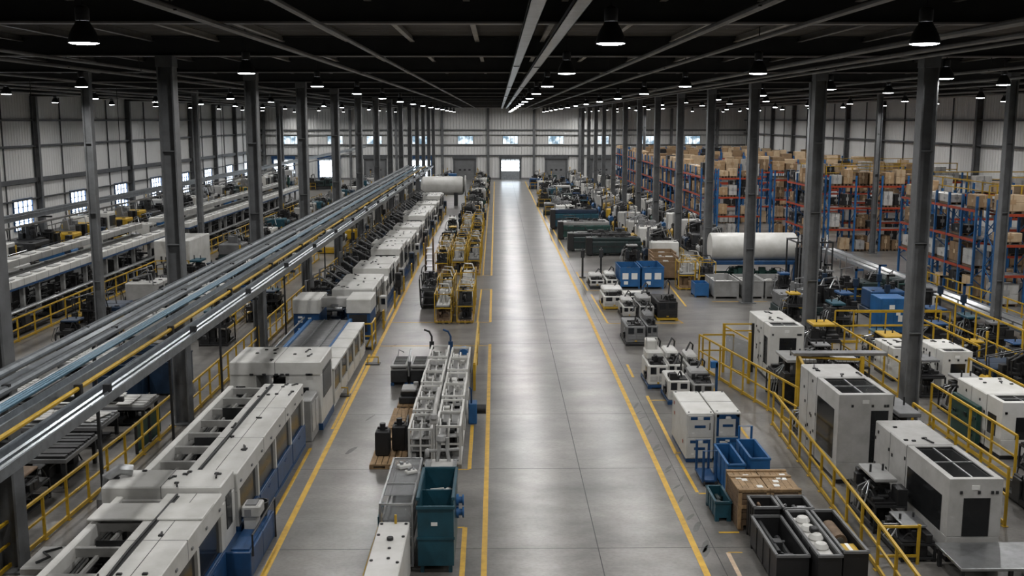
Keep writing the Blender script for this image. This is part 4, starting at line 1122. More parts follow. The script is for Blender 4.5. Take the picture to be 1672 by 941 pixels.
blue_white_cabinet(6.38, 7.15, 29.6, 32.0, 1.5, 'tall white cabinet with a bright blue lower door beside the guard rail', True)
# white machines Y 34-40
def small_machine(x0, x1, y0, y1, H, label, m, base, seed, tall=0, name='process_unit', hood=True):
    r = random.Random(seed); w = x1-x0
    t = T(name, label, 'machine', ((x0+x1)/2, (y0+y1)/2, 0))
    b = B().box(x0, x1, y0, y1, .04, .14, .01)
    for x in (x0, x1-.14):
        for y in (y0, y1-.14): b.box(x, x+.14, y, y+.14, 0, .06)
    b.done('skid', base, t, True)
    b = B().box(x0+.02, x1-.02, y0+.03, y1-.03, .14, H*.72, .04); b.done('body_shell', m, t, True)
    if hood:
        b = B().box(x0+.06, x1-.06, y0+(y1-y0)*.45, y1-.08, H*.72, H, .07); b.done('hood', m, t, True)
    b = B()
    for k in range(2): a = x0+.06+(w-.12)*k/2; b.box(a+.03, a+(w-.12)/2-.03, y0+.01, y0+.03, H*.16+.1, H*.4, .01)
    b.done('door', m if m != 'white' else 'offwhite', t, True)
    b = B().box(x0+w*.12, x0+w*.4, y0+.015, y0+.03, H*.45, H*.66); b.box(x0+w*.55, x0+w*.85, y0+.015, y0+.03, H*.48, H*.64); b.box(x0+.005, x0+.02, y0+.4, y0+.8, H*.3, H*.6); b.done('window', 'screen', t, True, False)
    b = B(); b.gub(r, x0+.08, x1-.08, y0+.08, y0+(y1-y0)*.45, H*.72, H*.95, 8); b.done('top_fittings', 'mech', t, True)
    b = B().tube([(x1-.1, y1-.1, H*.7), (x1-.05, y1-.1, H*1.15), (x1-.2, y1-.3, H*1.3), (x1-.4, y1-.5, H)], .035, 6); b.done('hose', 'darksteel', t, True)
    b = B().box(x0+w*.45, x0+w*.55, y0, y0+.02, .2, .26); b.done('name_plate', 'yellow', t, True, False)
    if tall:
        b = B().box(x0+.1, x0+.5, y1-.7, y1-.1, H*.72, H+tall, .04); b.tube([(x0+.1, y1-.7, H), (x0+.1, y1-.7, H+tall+.1), (x0+.5, y1-.7, H+tall+.1), (x0+.5, y1-.7, H)], .03, 6); b.done('column_head', m, t, True)
    b = B().lathe((x0-.06, y0+.5, .35), [(.09,0),(.12,.02),(.09,.06)], 12, 'x'); b.box(x0-.05, x0, y0+.7, y0+.9, .25, .5); b.done('side_wheel', 'black', t, True)
    return t
small_machine(5.62, 6.4, 38.0, 40.0, 1.25, 'white wheeled process unit on a blue skid with a raised rear column', 'white', 'blue', 1, .35)
small_machine(6.45, 7.1, 38.6, 40.8, 1.1, 'pale process unit with rounded hood next to the raised column unit', 'white', 'darksteel', 2)
small_machine(7.24, 7.8, 38.3, 40.6, 1.0, 'dark bodied unit with white lid before the right fence corner', 'offwhite', 'black', 3)
small_machine(6.02, 6.82, 35.8, 37.5, 1.2, 'white process unit with dark square windows on a blue skid', 'white', 'blue', 4, 0, 'process_unit', False)
small_machine(6.9, 7.7, 35.9, 37.7, 1.0, 'grey process unit with a dark hopper beside the windowed white unit', 'lightgrey', 'darksteel', 5)
t = T('blue_stand', 'tall blue corner stand beside the grey hopper unit', 'stand', (7.85, 36.4, 0)); B().box(7.8, 7.9, 36.2, 36.6, 0, .05).done('base', 'blue', t, True); B().box(7.8, 7.88, 36.3, 36.4, .05, 1.4).done('post', 'blue', t, True); B().box(7.62, 7.88, 36.3, 36.5, 1.2, 1.45, .02).done('bracket', 'brightblue', t, True)
# grey and black boxes
small_machine(5.7, 6.6, 45.5, 47.8, 1.25, 'stainless grey box machine on yellow feet by the aisle line', 'grey', 'black', 6, 0, 'process_unit', False)
small_machine(6.65, 7.2, 45.8, 48.2, 1.2, 'narrow grey machine with a dark lower door behind the stainless box', 'grey', 'darksteel', 7)
small_machine(8.0, 9.05, 51.4, 54.0, 1.35, 'black cube shaped tank unit with a dark lid', 'black', 'yellow', 8, 0, 'process_unit', False)
small_machine(7.1, 7.9, 51.6, 54.2, 1.0, 'pale machine with a round drum beside the black cube', 'lightgrey', 'darksteel', 9)
small_machine(6.3, 7.0, 51.8, 54.0, .9, 'low silver machine with pipes beside the yellow marked bay', 'offwhite', 'darksteel', 10)
small_machine(5.6, 6.8, 54.6, 57.0, 1.0, 'long white low machine with a dark front wheel', 'white', 'yellow', 12)
small_machine(6.9, 8.4, 55.4, 57.5, .8, 'low white flat topped machine behind the drum machine', 'white', 'lightgrey', 13, 0, 'process_unit', False)
# bright blue boxes
def blue_box(x0, x1, y0, y1, H, label):
    t = open_crate(x0, x1, y0, y1, 0, H, label, 'brightblue', 'darksteel', None, .12, 'blue_container', 'container', .9)
    b = B(); w = x1-x0
    for k in range(2): b.box(x0+w*(.12+.45*k), x0+w*(.42+.45*k), y0-.012, y0-.0, H*.45, H*.75)
    b.box(x0+w*.2, x0+w*.4, y0-.012, y0, H*.2, H*.36); b.done('white_label_print', 'labelwhite', t, True, False)
blue_box(7.3, 8.5, 61.6, 64.2, 1.25, 'bright blue lidded container with white labels, farther from the guard posts')
blue_box(8.6, 9.9, 61.4, 64.2, 1.3, 'bright blue container with white labels, nearer the brown crates')
small_machine(5.5, 6.4, 61.6, 64.0, .7, 'low white skid with posts in front of the blue containers', 'offwhite', 'darksteel', 14)
small_machine(6.45, 7.2, 61.4, 64.0, .8, 'white skid with a small drum touching the blue containers', 'white', 'darksteel', 15)
for i, (x, y) in enumerate(((5.4, 66.0), (6.6, 66.2), (8.2, 65.5), (8.9, 65.6))):
    t = T('post_stand', 'dark upright post behind the blue containers, %s from the aisle' % nth(i), 'stand', (x, y, 0)); B().box(x-.2, x+.2, y-.2, y+.2, 0, .06).done('base', 'black', t, True); b = B().box(x-.06, x+.06, y-.06, y+.06, .06, 1.9); b.box(x-.12, x+.12, y-.1, y+.1, 1.3, 1.8, .02); b.done('post', 'darksteel', t, True)
def crate_row(x0, y0, n, label):
    for i in range(n):
        w = 1.3; t = open_crate(x0+i*.25, x0+i*.25+1.6, y0+i*2.3, y0+i*2.3+2.1, 0, 1.15, label % nth(i), 'carddark', 'offwhite', 'brown part crates', .14, 'part_crate', 'crate', .95)
crate_row(9.9, 64.9, 3, 'brown crate heaped with pale parts by the columns, %s from the camera')
# dark green long machines
def long_tank(x0, x1, y, d, H, label, m, lid):
    t = T('long_machine', label, 'machine', ((x0+x1)/2, y, 0))
    b = B()
    for k in range(4): x = x0+.2+(x1-x0-.6)*k/3; b.box(x, x+.2, y-d/2+.1, y+d/2-.1, 0, .2)
    b.done('skid_frame', 'black', t, True, False)
    b = B().box(x0, x1, y-d/2, y+d/2, .2, H*.8, .06); b.done('body_shell', m, t, True)
    b = B().box(x0+.1, x1-.1, y-d/2+.1, y+d/2-.05, H*.8, H, .05); b.done('lid', lid, t, True)
    b = B()
    for k in range(1, 6): x = x0+(x1-x0)*k/6; b.box(x-.02, x+.02, y-d/2-.02, y-d/2, .22, H*.78); b.box(x-.03, x+.03, y-d/2, y+d/2, H, H+.02)
    b.box(x0, x1, y-d/2-.03, y-d/2, H*.5, H*.56); b.done('ribs', 'darksteel', t, True, False)
    b = B().box(x0-.15, x0+.3, y-d/2-.1, y+.2, .1, H*1.02, .03); b.done('control_end', 'black', t, True)
    b = B(); b.gub(rng, x0+.5, x1-.3, y-d/2+.2, y+d/2-.2, H, H+.3, 10); b.done('top_fittings', 'mech', t, True)
    b = B().tube([(x0+.3, y, H), (x0+.35, y, H+.5), (x0+1.2, y, H+.45), (x0+1.5, y, H)], .04, 6); b.done('hose', 'darksteel', t, True)
long_tank(6.7, 10.7, 77.5, 1.5, 1.35, 'long dark green machine bed, nearest of the green machines beside the aisle', 'darkgreen', 'darkgreen')
long_tank(5.5, 10.3, 80.2, 1.5, 1.4, 'long dark machine with black control end, behind the nearest green bed', 'darkgreen', 'darksteel')
long_tank(5.2, 9.5, 88.3, 1.6, 1.5, 'dark green machine with a pale grey lid across its back', 'green', 'lightgrey')
long_tank(5.0, 9.3, 97.0, 2.0, 1.8, 'blue and dark green machine, farthest of the long green beds', 'teal', 'navy')
# guard posts: yellow portable barrier near right columns
for i, (x, y) in enumerate(((12.0, 63.5), (12.4, 61.45), (11.2, 61.6))):
    yellow_frame(x, y, 1.0, 1.2, 1.7, 'yellow safety frame beside the right columns, %s from the back' % nth(i), 300+i, 'yellow safety frames')

# ------------------------------------------------------------------ big right hand machines
def big_enclosure(x0, x1, y0, y1, H, label, seed, skyl, m='white', hump=None, fw=(.28, .78)):
    r = random.Random(seed)
    t = T('machining_centre', label, 'machine', ((x0+x1)/2, (y0+y1)/2, 0))
    B().box(x0+.03, x1-.03, y0+.03, y1-.03, 0, .12).done('plinth', 'black', t, True)
    ym = skyl[0]
    b = B().box(x0, x1, ym, y1, .12, H, .03)
    b.done('rear_housing', m, t, True)
    a, e = y0, ym; w = .16
    b = B()
    b.box(x0, x1, a, e, .12, .62, .02)                                  # sill
    b.box(x0, x0+.06, a+.06, e-.005, H-.5, H); b.box(x1-.06, x1, a+.06, e-.005, .62, H); b.box(x0, x1, a, a+.06, H-.45, H)
    f0, f1 = x0+(x1-x0)*fw[0], x0+(x1-x0)*fw[1]; b.box(x0, f0, a, a+.06, .62, H-.45); b.box(f1, x1, a, a+.06, .62, H-.45)
    b.box(x0, x0+.06, a+.06, a+.35, .62, H-.5); b.box(x0, x0+.06, e-.12, e-.005, .62, H-.5)
    i0, i1 = x0+.06, x1-.06; b.box(i0, i1, a+.06, skyl[1], H-.03, H); b.box(i0, i1, skyl[2], e-.005, H-.03, H); b.box(i0, x0+.14, skyl[1], skyl[2], H-.03, H); b.box(x1-.14, i1, skyl[1], skyl[2], H-.03, H)
    b.done('front_housing', m, t, True)
    B().box(x0-.01, x0+.02, a+.35, e-.12, .62, H-.5).done('window', 'glass', t, True, False)
    B().box(f0, f1, a-.01, a+.02, .62, H-.45).done('window', 'glass', t, True, False)
    B().box(x0+.14, x1-.14, skyl[1], skyl[2], H-.06, H-.045).done('roof_window', 'glass', t, True, False)
    k = B(); ny = max(2, int((skyl[2]-skyl[1])/.9))
    for i in range(1, ny): y = skyl[1]+(skyl[2]-skyl[1])*i/ny; k.box(x0+.14, x1-.14, y-.02, y+.02, H-.1, H-.02)
    k.box((x0+x1)/2-.02, (x0+x1)/2+.02, skyl[1], skyl[2], H-.12, H-.03); k.done('roof_window_bars', 'steel', t, True, False)
    b = B(); b.gub(r, x0+.15, x1-.15, a+.1, e-.1, .62, H-.25, 22); b.done('tooling', 'lightgrey', t, True)
    s = B(); s.box(x0-.004, x1+.004, ym-.006, ym+.006, .12, H+.004); s.box(x0-.004, x0, (ym+y1)/2-.006, (ym+y1)/2+.006, .12, H); s.done('panel_seam', 'darksteel', t, True, False)
    f = B(); cover_fittings(f, x0, x1, ym, y1, H, 5, r)
    f.done('roof_bolts', 'black', t, True)
    f = B()
    for i in range(12):
        z = r.uniform(.4, H-.2); y = r.uniform(ym, y1); f.box(x0-.02, x0+.01, y-.03, y+.03, z-.04, z+.04)
    for i in range(4): x = r.uniform(x0+.1, x1-.1); f.box(x-.03, x+.03, y0-.02, y0+.01, H-.35, H-.28)
    f.done('side_bolts', 'darksteel', t, True)
    B().box((x0+x1)/2-.1, (x0+x1)/2+.08, y0-.014, y0, H-.25, H-.15).done('label_plate', 'labelwhite', t, True, False)
    if hump: B().box(x0, x1, hump[0], hump[1], H, hump[2], .03).done('roof_box', m, t, True)
    return t
big_enclosure(10.2, 11.42, 22.4, 27.1, 1.98, 'nearest large grey machine enclosure with a dark skylight and front window', 1, (24.9, 22.55, 24.8), m='offwhite')
big_enclosure(9.35, 10.85, 27.6, 31.3, 2.55, 'large grey machine enclosure with tall side window, second from the camera', 2, (29.6, 27.8, 29.5), m='offwhite', fw=(.6, .92))
big_enclosure(10.4, 11.7, 38.9, 42.3, 2.2, 'white machine enclosure behind the yellow cage', 3, (39.9, 39.1, 39.8), m='white')
big_enclosure(14.9, 16.4, 29.6, 32.7, 1.75, 'white enclosure with a green side hatch at the right edge', 4, (30.6, 29.8, 30.5), m='white')
big_enclosure(16.4, 17.5, 37.3, 39.6, 1.55, 'plain white box machine behind the second right column', 5, (37.9, 37.4, 37.85), m='white')
big_enclosure(15.2, 16.2, 39.0, 41.0, 1.3, 'smaller white box machine just left of the plain white one', 6, (39.5, 39.1, 39.45), m='white')
t = T('side_hatch', 'green hatch panel with fittings leaning on the right edge enclosure', 'panel', (14.75, 31.7, 0))
b = B().box(14.72, 14.86, 30.8, 32.6, .1, 1.3, .02); b.done('panel_plate', 'green', t, True); b = B()
for k in range(10): y = rng.uniform(30.9, 32.5); z = rng.uniform(.3, 1.2); b.box(14.69, 14.72, y-.08, y+.08, z-.04, z+.04)
b.done('clip_bolts', 'darkgreen', t, True); B().box(14.7, 14.88, 30.8, 32.6, 0, .1).done('foot', 'black', t, True)
def assembly(x, y, label, seed, w=1.0, d=1.4, H=1.2, top='lightgrey', rz=0):
    r = random.Random(seed)
    t = T('assembly_unit', label, 'machine', (x, y, 0), rz)
    b = B().frame(-w/2, w/2, -d/2, d/2, .05, H*.55, .05); b.done('frame_bars', 'darksteel', t, smooth=False)
    for xx in (-w/2, w/2-.08):
        for yy in (-d/2, d/2-.08): B().box(xx, xx+.08, yy, yy+.08, 0, .06).done('foot', 'black', t, smooth=False)
    b = B(); b.gub(r, -w/2+.05, w/2-.05, -d/2+.05, d/2-.05, .08, H*.55, 14); b.done('lower_works', 'mech', t)
    b = B(); b.gub(r, -w/2, w/2, -d/2, d/2, H*.55, H*.9, 14); b.done('upper_works', 'black', t)
    b = B().box(-w*.35, w*.35, -d*.3, d*.35, H*.9, H*.97, .02); b.done('top_plate', top, t)
    b = B().cyl((-.2, 0, H*.97), (-.2, 0, H*1.12), .03, 6); b.cyl((.15, .1, H*.97), (.15, .1, H*1.1), .03, 6); b.done('valves', 'darksteel', t)
    b = B()
    for k in range(3): b.tube([(-w/2-.05, -d/2+.1+.3*k, .25), (-w/2-.25, -d/2+.2+.3*k, .45), (-w/2-.1, -d/2+.3+.3*k, H*.7), (-w/4, 0, H*.8)], .025, 6)
    b.done('hose', 'steel', t)
    return t
assembly(9.55, 25.0, 'dark hydraulic assembly with a light top plate before the nearest grey enclosure', 1, .8, 1.9, 1.3)
assembly(9.6, 23.1, 'low silver work unit with hoses in front of the nearest grey enclosure', 71, .8, 1.4, .8, 'steel')
assembly(9.95, 32.0, 'dark valve assembly beside the second grey enclosure, behind the rail', 2, .75, 1.2, 1.1)
assembly(11.6, 29.0, 'upright dark assembly between the two large grey enclosures', 3, .9, 2.6, 1.9, 'grey')
assembly(10.7, 36.4, 'dark press mechanism standing inside the yellow cage', 4, 1.5, 2.4, 1.7, 'lightgrey')
assembly(12.5, 36.8, 'second dark mechanism inside the yellow cage, farther from the aisle', 5, 1.1, 2.2, 1.6, 'offwhite')
t = T('steel_walkway', 'grey steel platform under the front edge of the nearest large enclosure', 'platform', (11, 21.5, 0))
B().box(9.9, 12.0, 20.9, 22.3, .45, .52, .01).done('deck', 'steel', t, True)
for x in (9.95, 11.0, 11.85):
    for y in (21.0, 22.15): B().box(x, x+.08, y, y+.08, 0, .45).done('leg', 'darksteel', t, True)
b = B()
for z in (.2, .9): b.bar((8.6, 22.3, z), (9.55, 22.3, z), .05)
b.box(9.5, 9.56, 22.27, 22.33, 0, .95); b.done('yellow_rail', 'yellow', t, True, False)

# ------------------------------------------------------------------ left floor between pipes and press line
def sheet_table(x, y, w, d, label, seed, H=.8, sheets='offwhite'):
    r = random.Random(seed)
    t = T('sheet_table', label, 'table', (x, y, 0))
    B().box(-w/2, w/2, -d/2, d/2, H-.12, H, .01).done('table_top', 'grey', t)
    for xx in (-w/2+.05, w/2-.15):
        for yy in (-d/2+.05, d/2-.15): B().box(xx, xx+.1, yy, yy+.1, 0, H-.12).done('leg', 'darksteel', t, smooth=False)
    b = B(); b.gub(r, -w/2+.15, w/2-.15, -d/2+.15, d/2-.15, .05, H-.15, 12); b.done('under_works', 'mech', t)
    b = B(); n = int(d/.28)
    for k in range(n): yy = -d/2+.06+k*.28; b.box(-w/2+.05, w/2-.05, yy, yy+.2, H, H+.05+.03*r.random())
    b.done('sheet_slats', sheets, t, smooth=False)
    return t
def leaf(x, y, z, w, d, label, m, rz):
    t = T('metal_sheet', label, 'sheet', (x, y, z), rz)
    B().box(-w/2, w/2, -d/2, d/2, 0, .03, .005).done('plate', m, t); b = B()
    for k in range(3): b.box(-w/2, w/2, -d/2+d*(k+.8)/4, -d/2+d*(k+.85)/4, .03, .045)
    b.done('fold_ribs', m, t, smooth=False)
sheet_table(-13.1, 34.0, 3.0, 1.5, 'table stacked with pale folded sheets before the dark blue crates', 1, .7, 'offwhite')
sheet_table(-13.6, 31.8, 2.8, 1.7, 'table of silver crumpled sheet offcuts', 2, .7, 'steel')
sheet_table(-13.4, 28.6, 3.2, 2.3, 'roller table of dark slats beside the nearest guard rail', 3, .85, 'darksteel')
sheet_table(-16.1, 27.4, 1.9, 3.4, 'pale low table half under the galvanised tray at left', 4, .8, 'lightgrey')
for i in range(6):
    leaf(-12.3-.5*i, 33.8+.1*(i % 3), .79+.05*(i % 2)+.002*i, .45, 1.2, 'pale folded sheet on the sheet table, %s from the guard rail' % nth(i), 'white', .05*(i % 3))
    leaf(-12.7-.4*i, 31.8+.2*(i % 2), .79+.05*(i % 3), .5, 1.1, 'silver sheet offcut on the table, %s from the guard rail' % nth(i), 'wrap', .12*(i-2))
for i, (x, y, w, d, H) in enumerate(((-13.6, 37.0, 1.5, 1.7, 1.0), (-12.25, 38.2, 1.0, 2.0, 1.25), (-14.6, 38.9, 1.2, 1.6, .9))):
    t = open_crate(x-w/2, x+w/2, y-d/2, y+d/2, 0, H, ('dark blue crate with white marks on the left floor', 'tall dark blue crate touching the white marked one', 'dark blue crate behind the white marked one')[i], 'navy', 'darksteel')
    if i == 0:
        b = B(); b.box(x-.25, x-.1, y-d/2-.01, y-d/2, .45, .75); b.box(x+.2, x+.5, y-d/2-.01, y-d/2, .6, .7); b.box(x+.28, x+.42, y-d/2-.01, y-d/2, .5, .6); b.done('white_mark_print', 'labelwhite', t, True, False)
for i, (x, y) in enumerate(((-12.2, 23.5), (-14.0, 22.5), (-12.6, 26.0), (-14.6, 24.6), (-13.2, 20.5), (-15.5, 22.0))):
    assembly(x, y, 'dark cluttered work unit beyond the nearest guard rail, %s counted from it' % nth(i), 60+i, 1.2, 1.7, 1.0, ('grey', 'lightgrey', 'darkwood')[i % 3])
for i, y in enumerate((31.0, 32.2)):
    t = T('green_curtain', 'green mesh guard screen by the rail end, %s from the camera' % nth(i), 'screen', (-10.95, y, 0)); B().box(-.02, .02, -.5, .5, .05, .9).done('screen_panel', 'green', t); B().box(-.04, .04, -.53, -.47, 0, 1.0).done('post', 'darksteel', t)
t = T('junction_box', 'grey service box with loose leads beside the nearest press enclosure', 'cabinet', (-9.3, 20.5, 0))
B().box(-9.65, -8.95, 19.9, 21.0, .0, 1.1, .03).done('body_shell', 'offwhite', t, True); b = B().box(-9.67, -8.93, 19.85, 19.9, .2, .95, .01); b.done('door', 'lightgrey', t, True); B().tube([(-9.4, 20.1, 1.12), (-9.2, 20.3, 1.16), (-9.45, 20.6, 1.13), (-9.2, 20.9, 1.1)], .03, 6).done('cable', 'darksteel', t, True)
for i, (x, y) in enumerate(((-16.5, 41.3), (-16.8, 36.0), (-16.2, 32.4), (-18.2, 29.5), (-18.6, 38.2), (-19.2, 34.0))):
    sheet_table(x, y, 1.5, 3.0, 'low worktable under the overhead pipes, %s from the blue crates' % nth(i), 80+i, .6, ('offwhite', 'wrap', 'darkwood', 'grey')[i % 4])
# ------------------------------------------------------------------ machine kinds used in rows
def machine_proto(seed, body, base, accent, L=4.2, W=2.0, H=1.9, openf=.4):
    r = random.Random(seed)
    t = bpy.data.objects.new('production_machine', None); col.objects.link(t); t['category'] = 'machine'
    b = B().box(-L/2, L/2, -W/2, W/2, .06, .14)
    for x in (-L/2+.1, L/2-.3):
        for y in (-W/2+.05, W/2-.25): b.box(x, x+.2, y, y+.2, 0, .06)
    b.box(-L/2+.05, L/2-.05, -W/2+.08, W/2-.08, .14, .5, .03); b.done('bed', base, t)
    n = r.choice((2, 3, 3)); x = -L/2+.1; seg = (L-.2)/n; wb = B(); mb = B(); sb = B(); bb = B()
    kinds = ['h']*n; kinds[r.randrange(n)] = 'o'
    for k in range(n):
        a, e = x+seg*k+.03, x+seg*(k+1)-.03
        if kinds[k] == 'h':
            h = H*r.choice((.7, .85, 1.0))
            B().box(a, e, -W/2+.06, W/2-.1, .5, h, .06).done('housing', body, t)
            B().box(a+.15, e-.15, -W/2+.03, -W/2+.07, .5+(h-.5)*.35, h-.22).done('window', 'glass', t, smooth=False)
            sb.box(a+.1, a+.22, -W/2+.2, -W/2+.4, h, h+.04); sb.box(e-.3, e-.2, W/2-.6, W/2-.3, h, h+.05); sb.box((a+e)/2-.01, (a+e)/2+.01, -W/2+.06, W/2-.1, h, h+.006)
        else: mb.gub(r, a, e, -W/2+.15, W/2-.1, .5, H*.95, 20)
    mb.gub(r, -L/2+.1, L/2-.1, W/2-.12, W/2+.2, .1, H*.7, 12)
    mb.done('mechanism', 'mech', t); sb.done('lid_bolts', 'black', t, smooth=False)
    b = B()
    for k in range(2):
        xx = r.uniform(-L*.35, L*.3); b.tube([(xx, W/2-.2, .5), (xx, W/2-.1, H*1.05), (xx+.5, 0, H*1.18), (xx+.8, -.2, H*.6)], .05, 6)
    for k in range(3):
        xx = r.uniform(-L*.4, L*.4); yy = r.uniform(-W*.3, W*.2); b.tube([(xx, W/2-.15, .6), (xx+.1, W/2-.1, H*.9), (xx-.1, yy, H*1.08), (xx-.4, yy-.2, H*.8)], .035, 6)
    b.done('piping', r.choice(('steel', 'darksteel', 'grey')), t)
    b = B(); xx = r.uniform(-L*.3, L*.2); b.gub(r, xx-.5, xx+.6, -W*.3, W*.35, H*.68, H*1.12, 9); b.done('top_fittings', r.choice(('mech', 'darksteel', 'grey')), t)
    if seed % 2:
        b = B().cyl((L*.3, W*.3, .5), (L*.3, W*.3, H*1.25), .03, 6); b.cyl((L*.3, W*.3, H*1.25), (L*.3, W*.3, H*1.4), .06, 8); b.done('beacon_mast', 'yellow', t)
    b = B().cyl((-L*.2, W/2+.05, .75), (L*.1, W/2+.05, .75), .24, 10); b.box(-L*.12, L*.02, W/2-.1, W/2+.2, .1, .65); b.done('motor', accent, t)
    xx = L/2-.5; b = B().box(xx-.2, xx+.25, -W/2-.42, -W/2-.15, .6, 1.35, .02); b.box(xx-.05, xx+.1, -W/2-.35, -W/2-.2, 0, .6); cp = b.done('control_panel', r.choice(('black', 'offwhite', accent)), t)
    B().box(xx-.15, xx+.2, -W/2-.43, -W/2-.42, 1.0, 1.28).done('screen', 'screen', cp, smooth=False)
    b = B(); q = -L/2+.2
    for k in range(3): b.box(q+k*.7, q+k*.7+.05, -W/2-.3, -W/2-.25, 0, 1.0)
    for z in (.5, .96): b.box(q, q+1.45, -W/2-.3, -W/2-.25, z, z+.05)
    b.done('guard_hoop', 'yellow', t, smooth=False)
    return proto(t)
PR = {}
STY = {'white': [('white', 'darksteel', 'navy'), ('white', 'blue', 'lightgrey'), ('offwhite', 'grey', 'yellow'), ('white', 'yellow', 'brightblue'), ('offwhite', 'navy', 'brightblue')],
       'dark': [('darksteel', 'black', 'navy'), ('grey', 'darkgreen', 'darkgreen'), ('navy', 'black', 'yellow'), ('darkgreen', 'darksteel', 'green')],
       'blue': [('blue', 'navy', 'brightblue'), ('teal', 'darksteel', 'blue'), ('brightblue', 'navy', 'lightgrey')],
       'yellow': [('white', 'yellow', 'yellow'), ('yellow', 'darksteel', 'navy'), ('offwhite', 'yellow', 'brightblue')]}
DESC = {}
sd = 500
for k, v in STY.items():
    for q, (a, b_, c) in enumerate(v):
        for rep in range(2 if k == 'white' else 1):
            sd += 1
            p = machine_proto(sd, a, b_, c, L=4.4 if rep == 0 else 3.4, H=1.9 if rep == 0 else 2.2)
            PR.setdefault(k, []).append(p)
            nm = {'darksteel': 'dark grey', 'darkgreen': 'dark green', 'offwhite': 'pale grey', 'brightblue': 'bright blue', 'lightgrey': 'light grey', 'navy': 'dark blue'}
            DESC[p.name] = ('%s' % nm.get(a, a), nm.get(b_, b_))
usedp = set()
bpy.context.view_layer.update()
OCC = []
for o in list(bpy.data.objects):
    if o.parent is None and o.type == 'EMPTY' and o.get('category') and not o.name.startswith(('pendant', 'pipe_rack', 'guard_rail', 'cable_tray', 'ceiling', 'production')):
        P = [o.matrix_world @ c.matrix_local @ Vector(k) for c in bpy.data.objects if c.parent is o and c.type == 'MESH' for k in c.bound_box]
        if P: OCC.append((min(p.x for p in P), max(p.x for p in P), min(p.y for p in P), max(p.y for p in P)))
for y in COLY[1:]: OCC += [(-10.95, -10.05, y-.45, y+.45), (13.35, 14.25, y-.45, y+.45)]
for (x, y) in ((-17.5, 45.3), (-20.6, 72.2), (-21.3, 102.5), (-21.3, 136.8), (16.9, 56.5), (22.0, 45.0), (-28, 136.8)): OCC.append((x-.35, x+.35, y-.35, y+.35))
OCC += [(22.75, 24.7, 32.9, 75.1), (13.2, 19.1, 64.6, 66.4), (17.5, 19.9, 60.7, 63.1), (12.1, 16.5, 57.8, 60.7), (11.1, 12.1, 58.3, 59.7), (-22.3, -19.8, 66.9, 72.1), (17.9, 19.4, 47.9, 49.5), (-26.5, -22.3, 29.9, 129)]
for (a, e) in RAILS:
    n = max(1, int(math.hypot(e[0]-a[0], e[1]-a[1])/.5))
    for k in range(n+1): x = a[0]+(e[0]-a[0])*k/n; y = a[1]+(e[1]-a[1])*k/n; OCC.append((x-.06, x+.06, y-.06, y+.06))
OCC += [(x-.2, x+.4, y-.2, y+.2) for (x, y) in ((15.2, 49.5), (16.0, 52.0), (18.5, 53.0), (19.4, 51.0), (20.3, 54.6), (17.5, 55.0), (21.9, 48.0), (21.9, 50.6))]
CNT = {}
def free(p, x, y, rz, sc):
    K = [Vector(k) for c in bpy.data.objects[p.name].children if c.type == 'MESH' for k in c.bound_box] if p.name not in BB else BB[p.name]
    BB[p.name] = K
    ca, sa = math.cos(rz)*sc, math.sin(rz)*sc
    X = [x+k.x*ca-k.y*sa for k in K]; Y = [y+k.x*sa+k.y*ca for k in K]
    b = (min(X), max(X), min(Y), max(Y))
    return None if any(b[0] < q[1] and q[0] < b[1] and b[2] < q[3] and q[2] < b[3] for q in OCC) else b
BB = {}
def place(kind, i, x, y, rz, where, sc=1.0):
    p = PR[kind][i % len(PR[kind])]; bb = None
    for dx, dy in ((0,0), (.35,0), (-.35,0), (0,.5), (0,-.5), (.7,0), (-.7,0), (.35,.8), (-.35,.8), (0,1.0)):
        bb = free(p, x+dx, y+dy, rz, sc)
        if bb: break
    if not bb: return False
    OCC.append(bb); x += dx; y += dy
    n = CNT.get(where, 0); CNT[where] = n+1
    where = where % nth(n)
    return place_(kind, i, x, y, rz, where, sc)
def place_(kind, i, x, y, rz, where, sc=1.0):
    p = PR[kind][i % len(PR[kind])]
    d = DESC[p.name]
    lb = '%s machine on a %s bed, %s' % (d[0], d[1], where)
    if p.name not in usedp:
        usedp.add(p.name); p.location = (x, y, 0); p.rotation_euler = (0,0,rz); p.scale = (sc, sc, sc); p['label'] = lab(lb)
    else:
        dup(p, (x, y, 0), rz, lb, None, (sc, sc, sc))
    return True
# by the left wall
i = 0; seq = ['white', 'dark', 'yellow', 'white', 'yellow', 'dark', 'white', 'white', 'dark', 'white', 'dark', 'yellow', 'white', 'white', 'dark', 'white', 'white']
for i, k in enumerate(seq):
    place(k, i*3+1, -33.6+.6*((i*7) % 3), 68+i*6.0, PI/2, '%s along the left wall', 1.25)
for i in range(9):
    place(('white', 'blue', 'white')[i % 3], i+4, -29.2, 63+i*6.7+(3 if i > 2 else 0), PI/2, '%s beside the low yellow rail', .9)
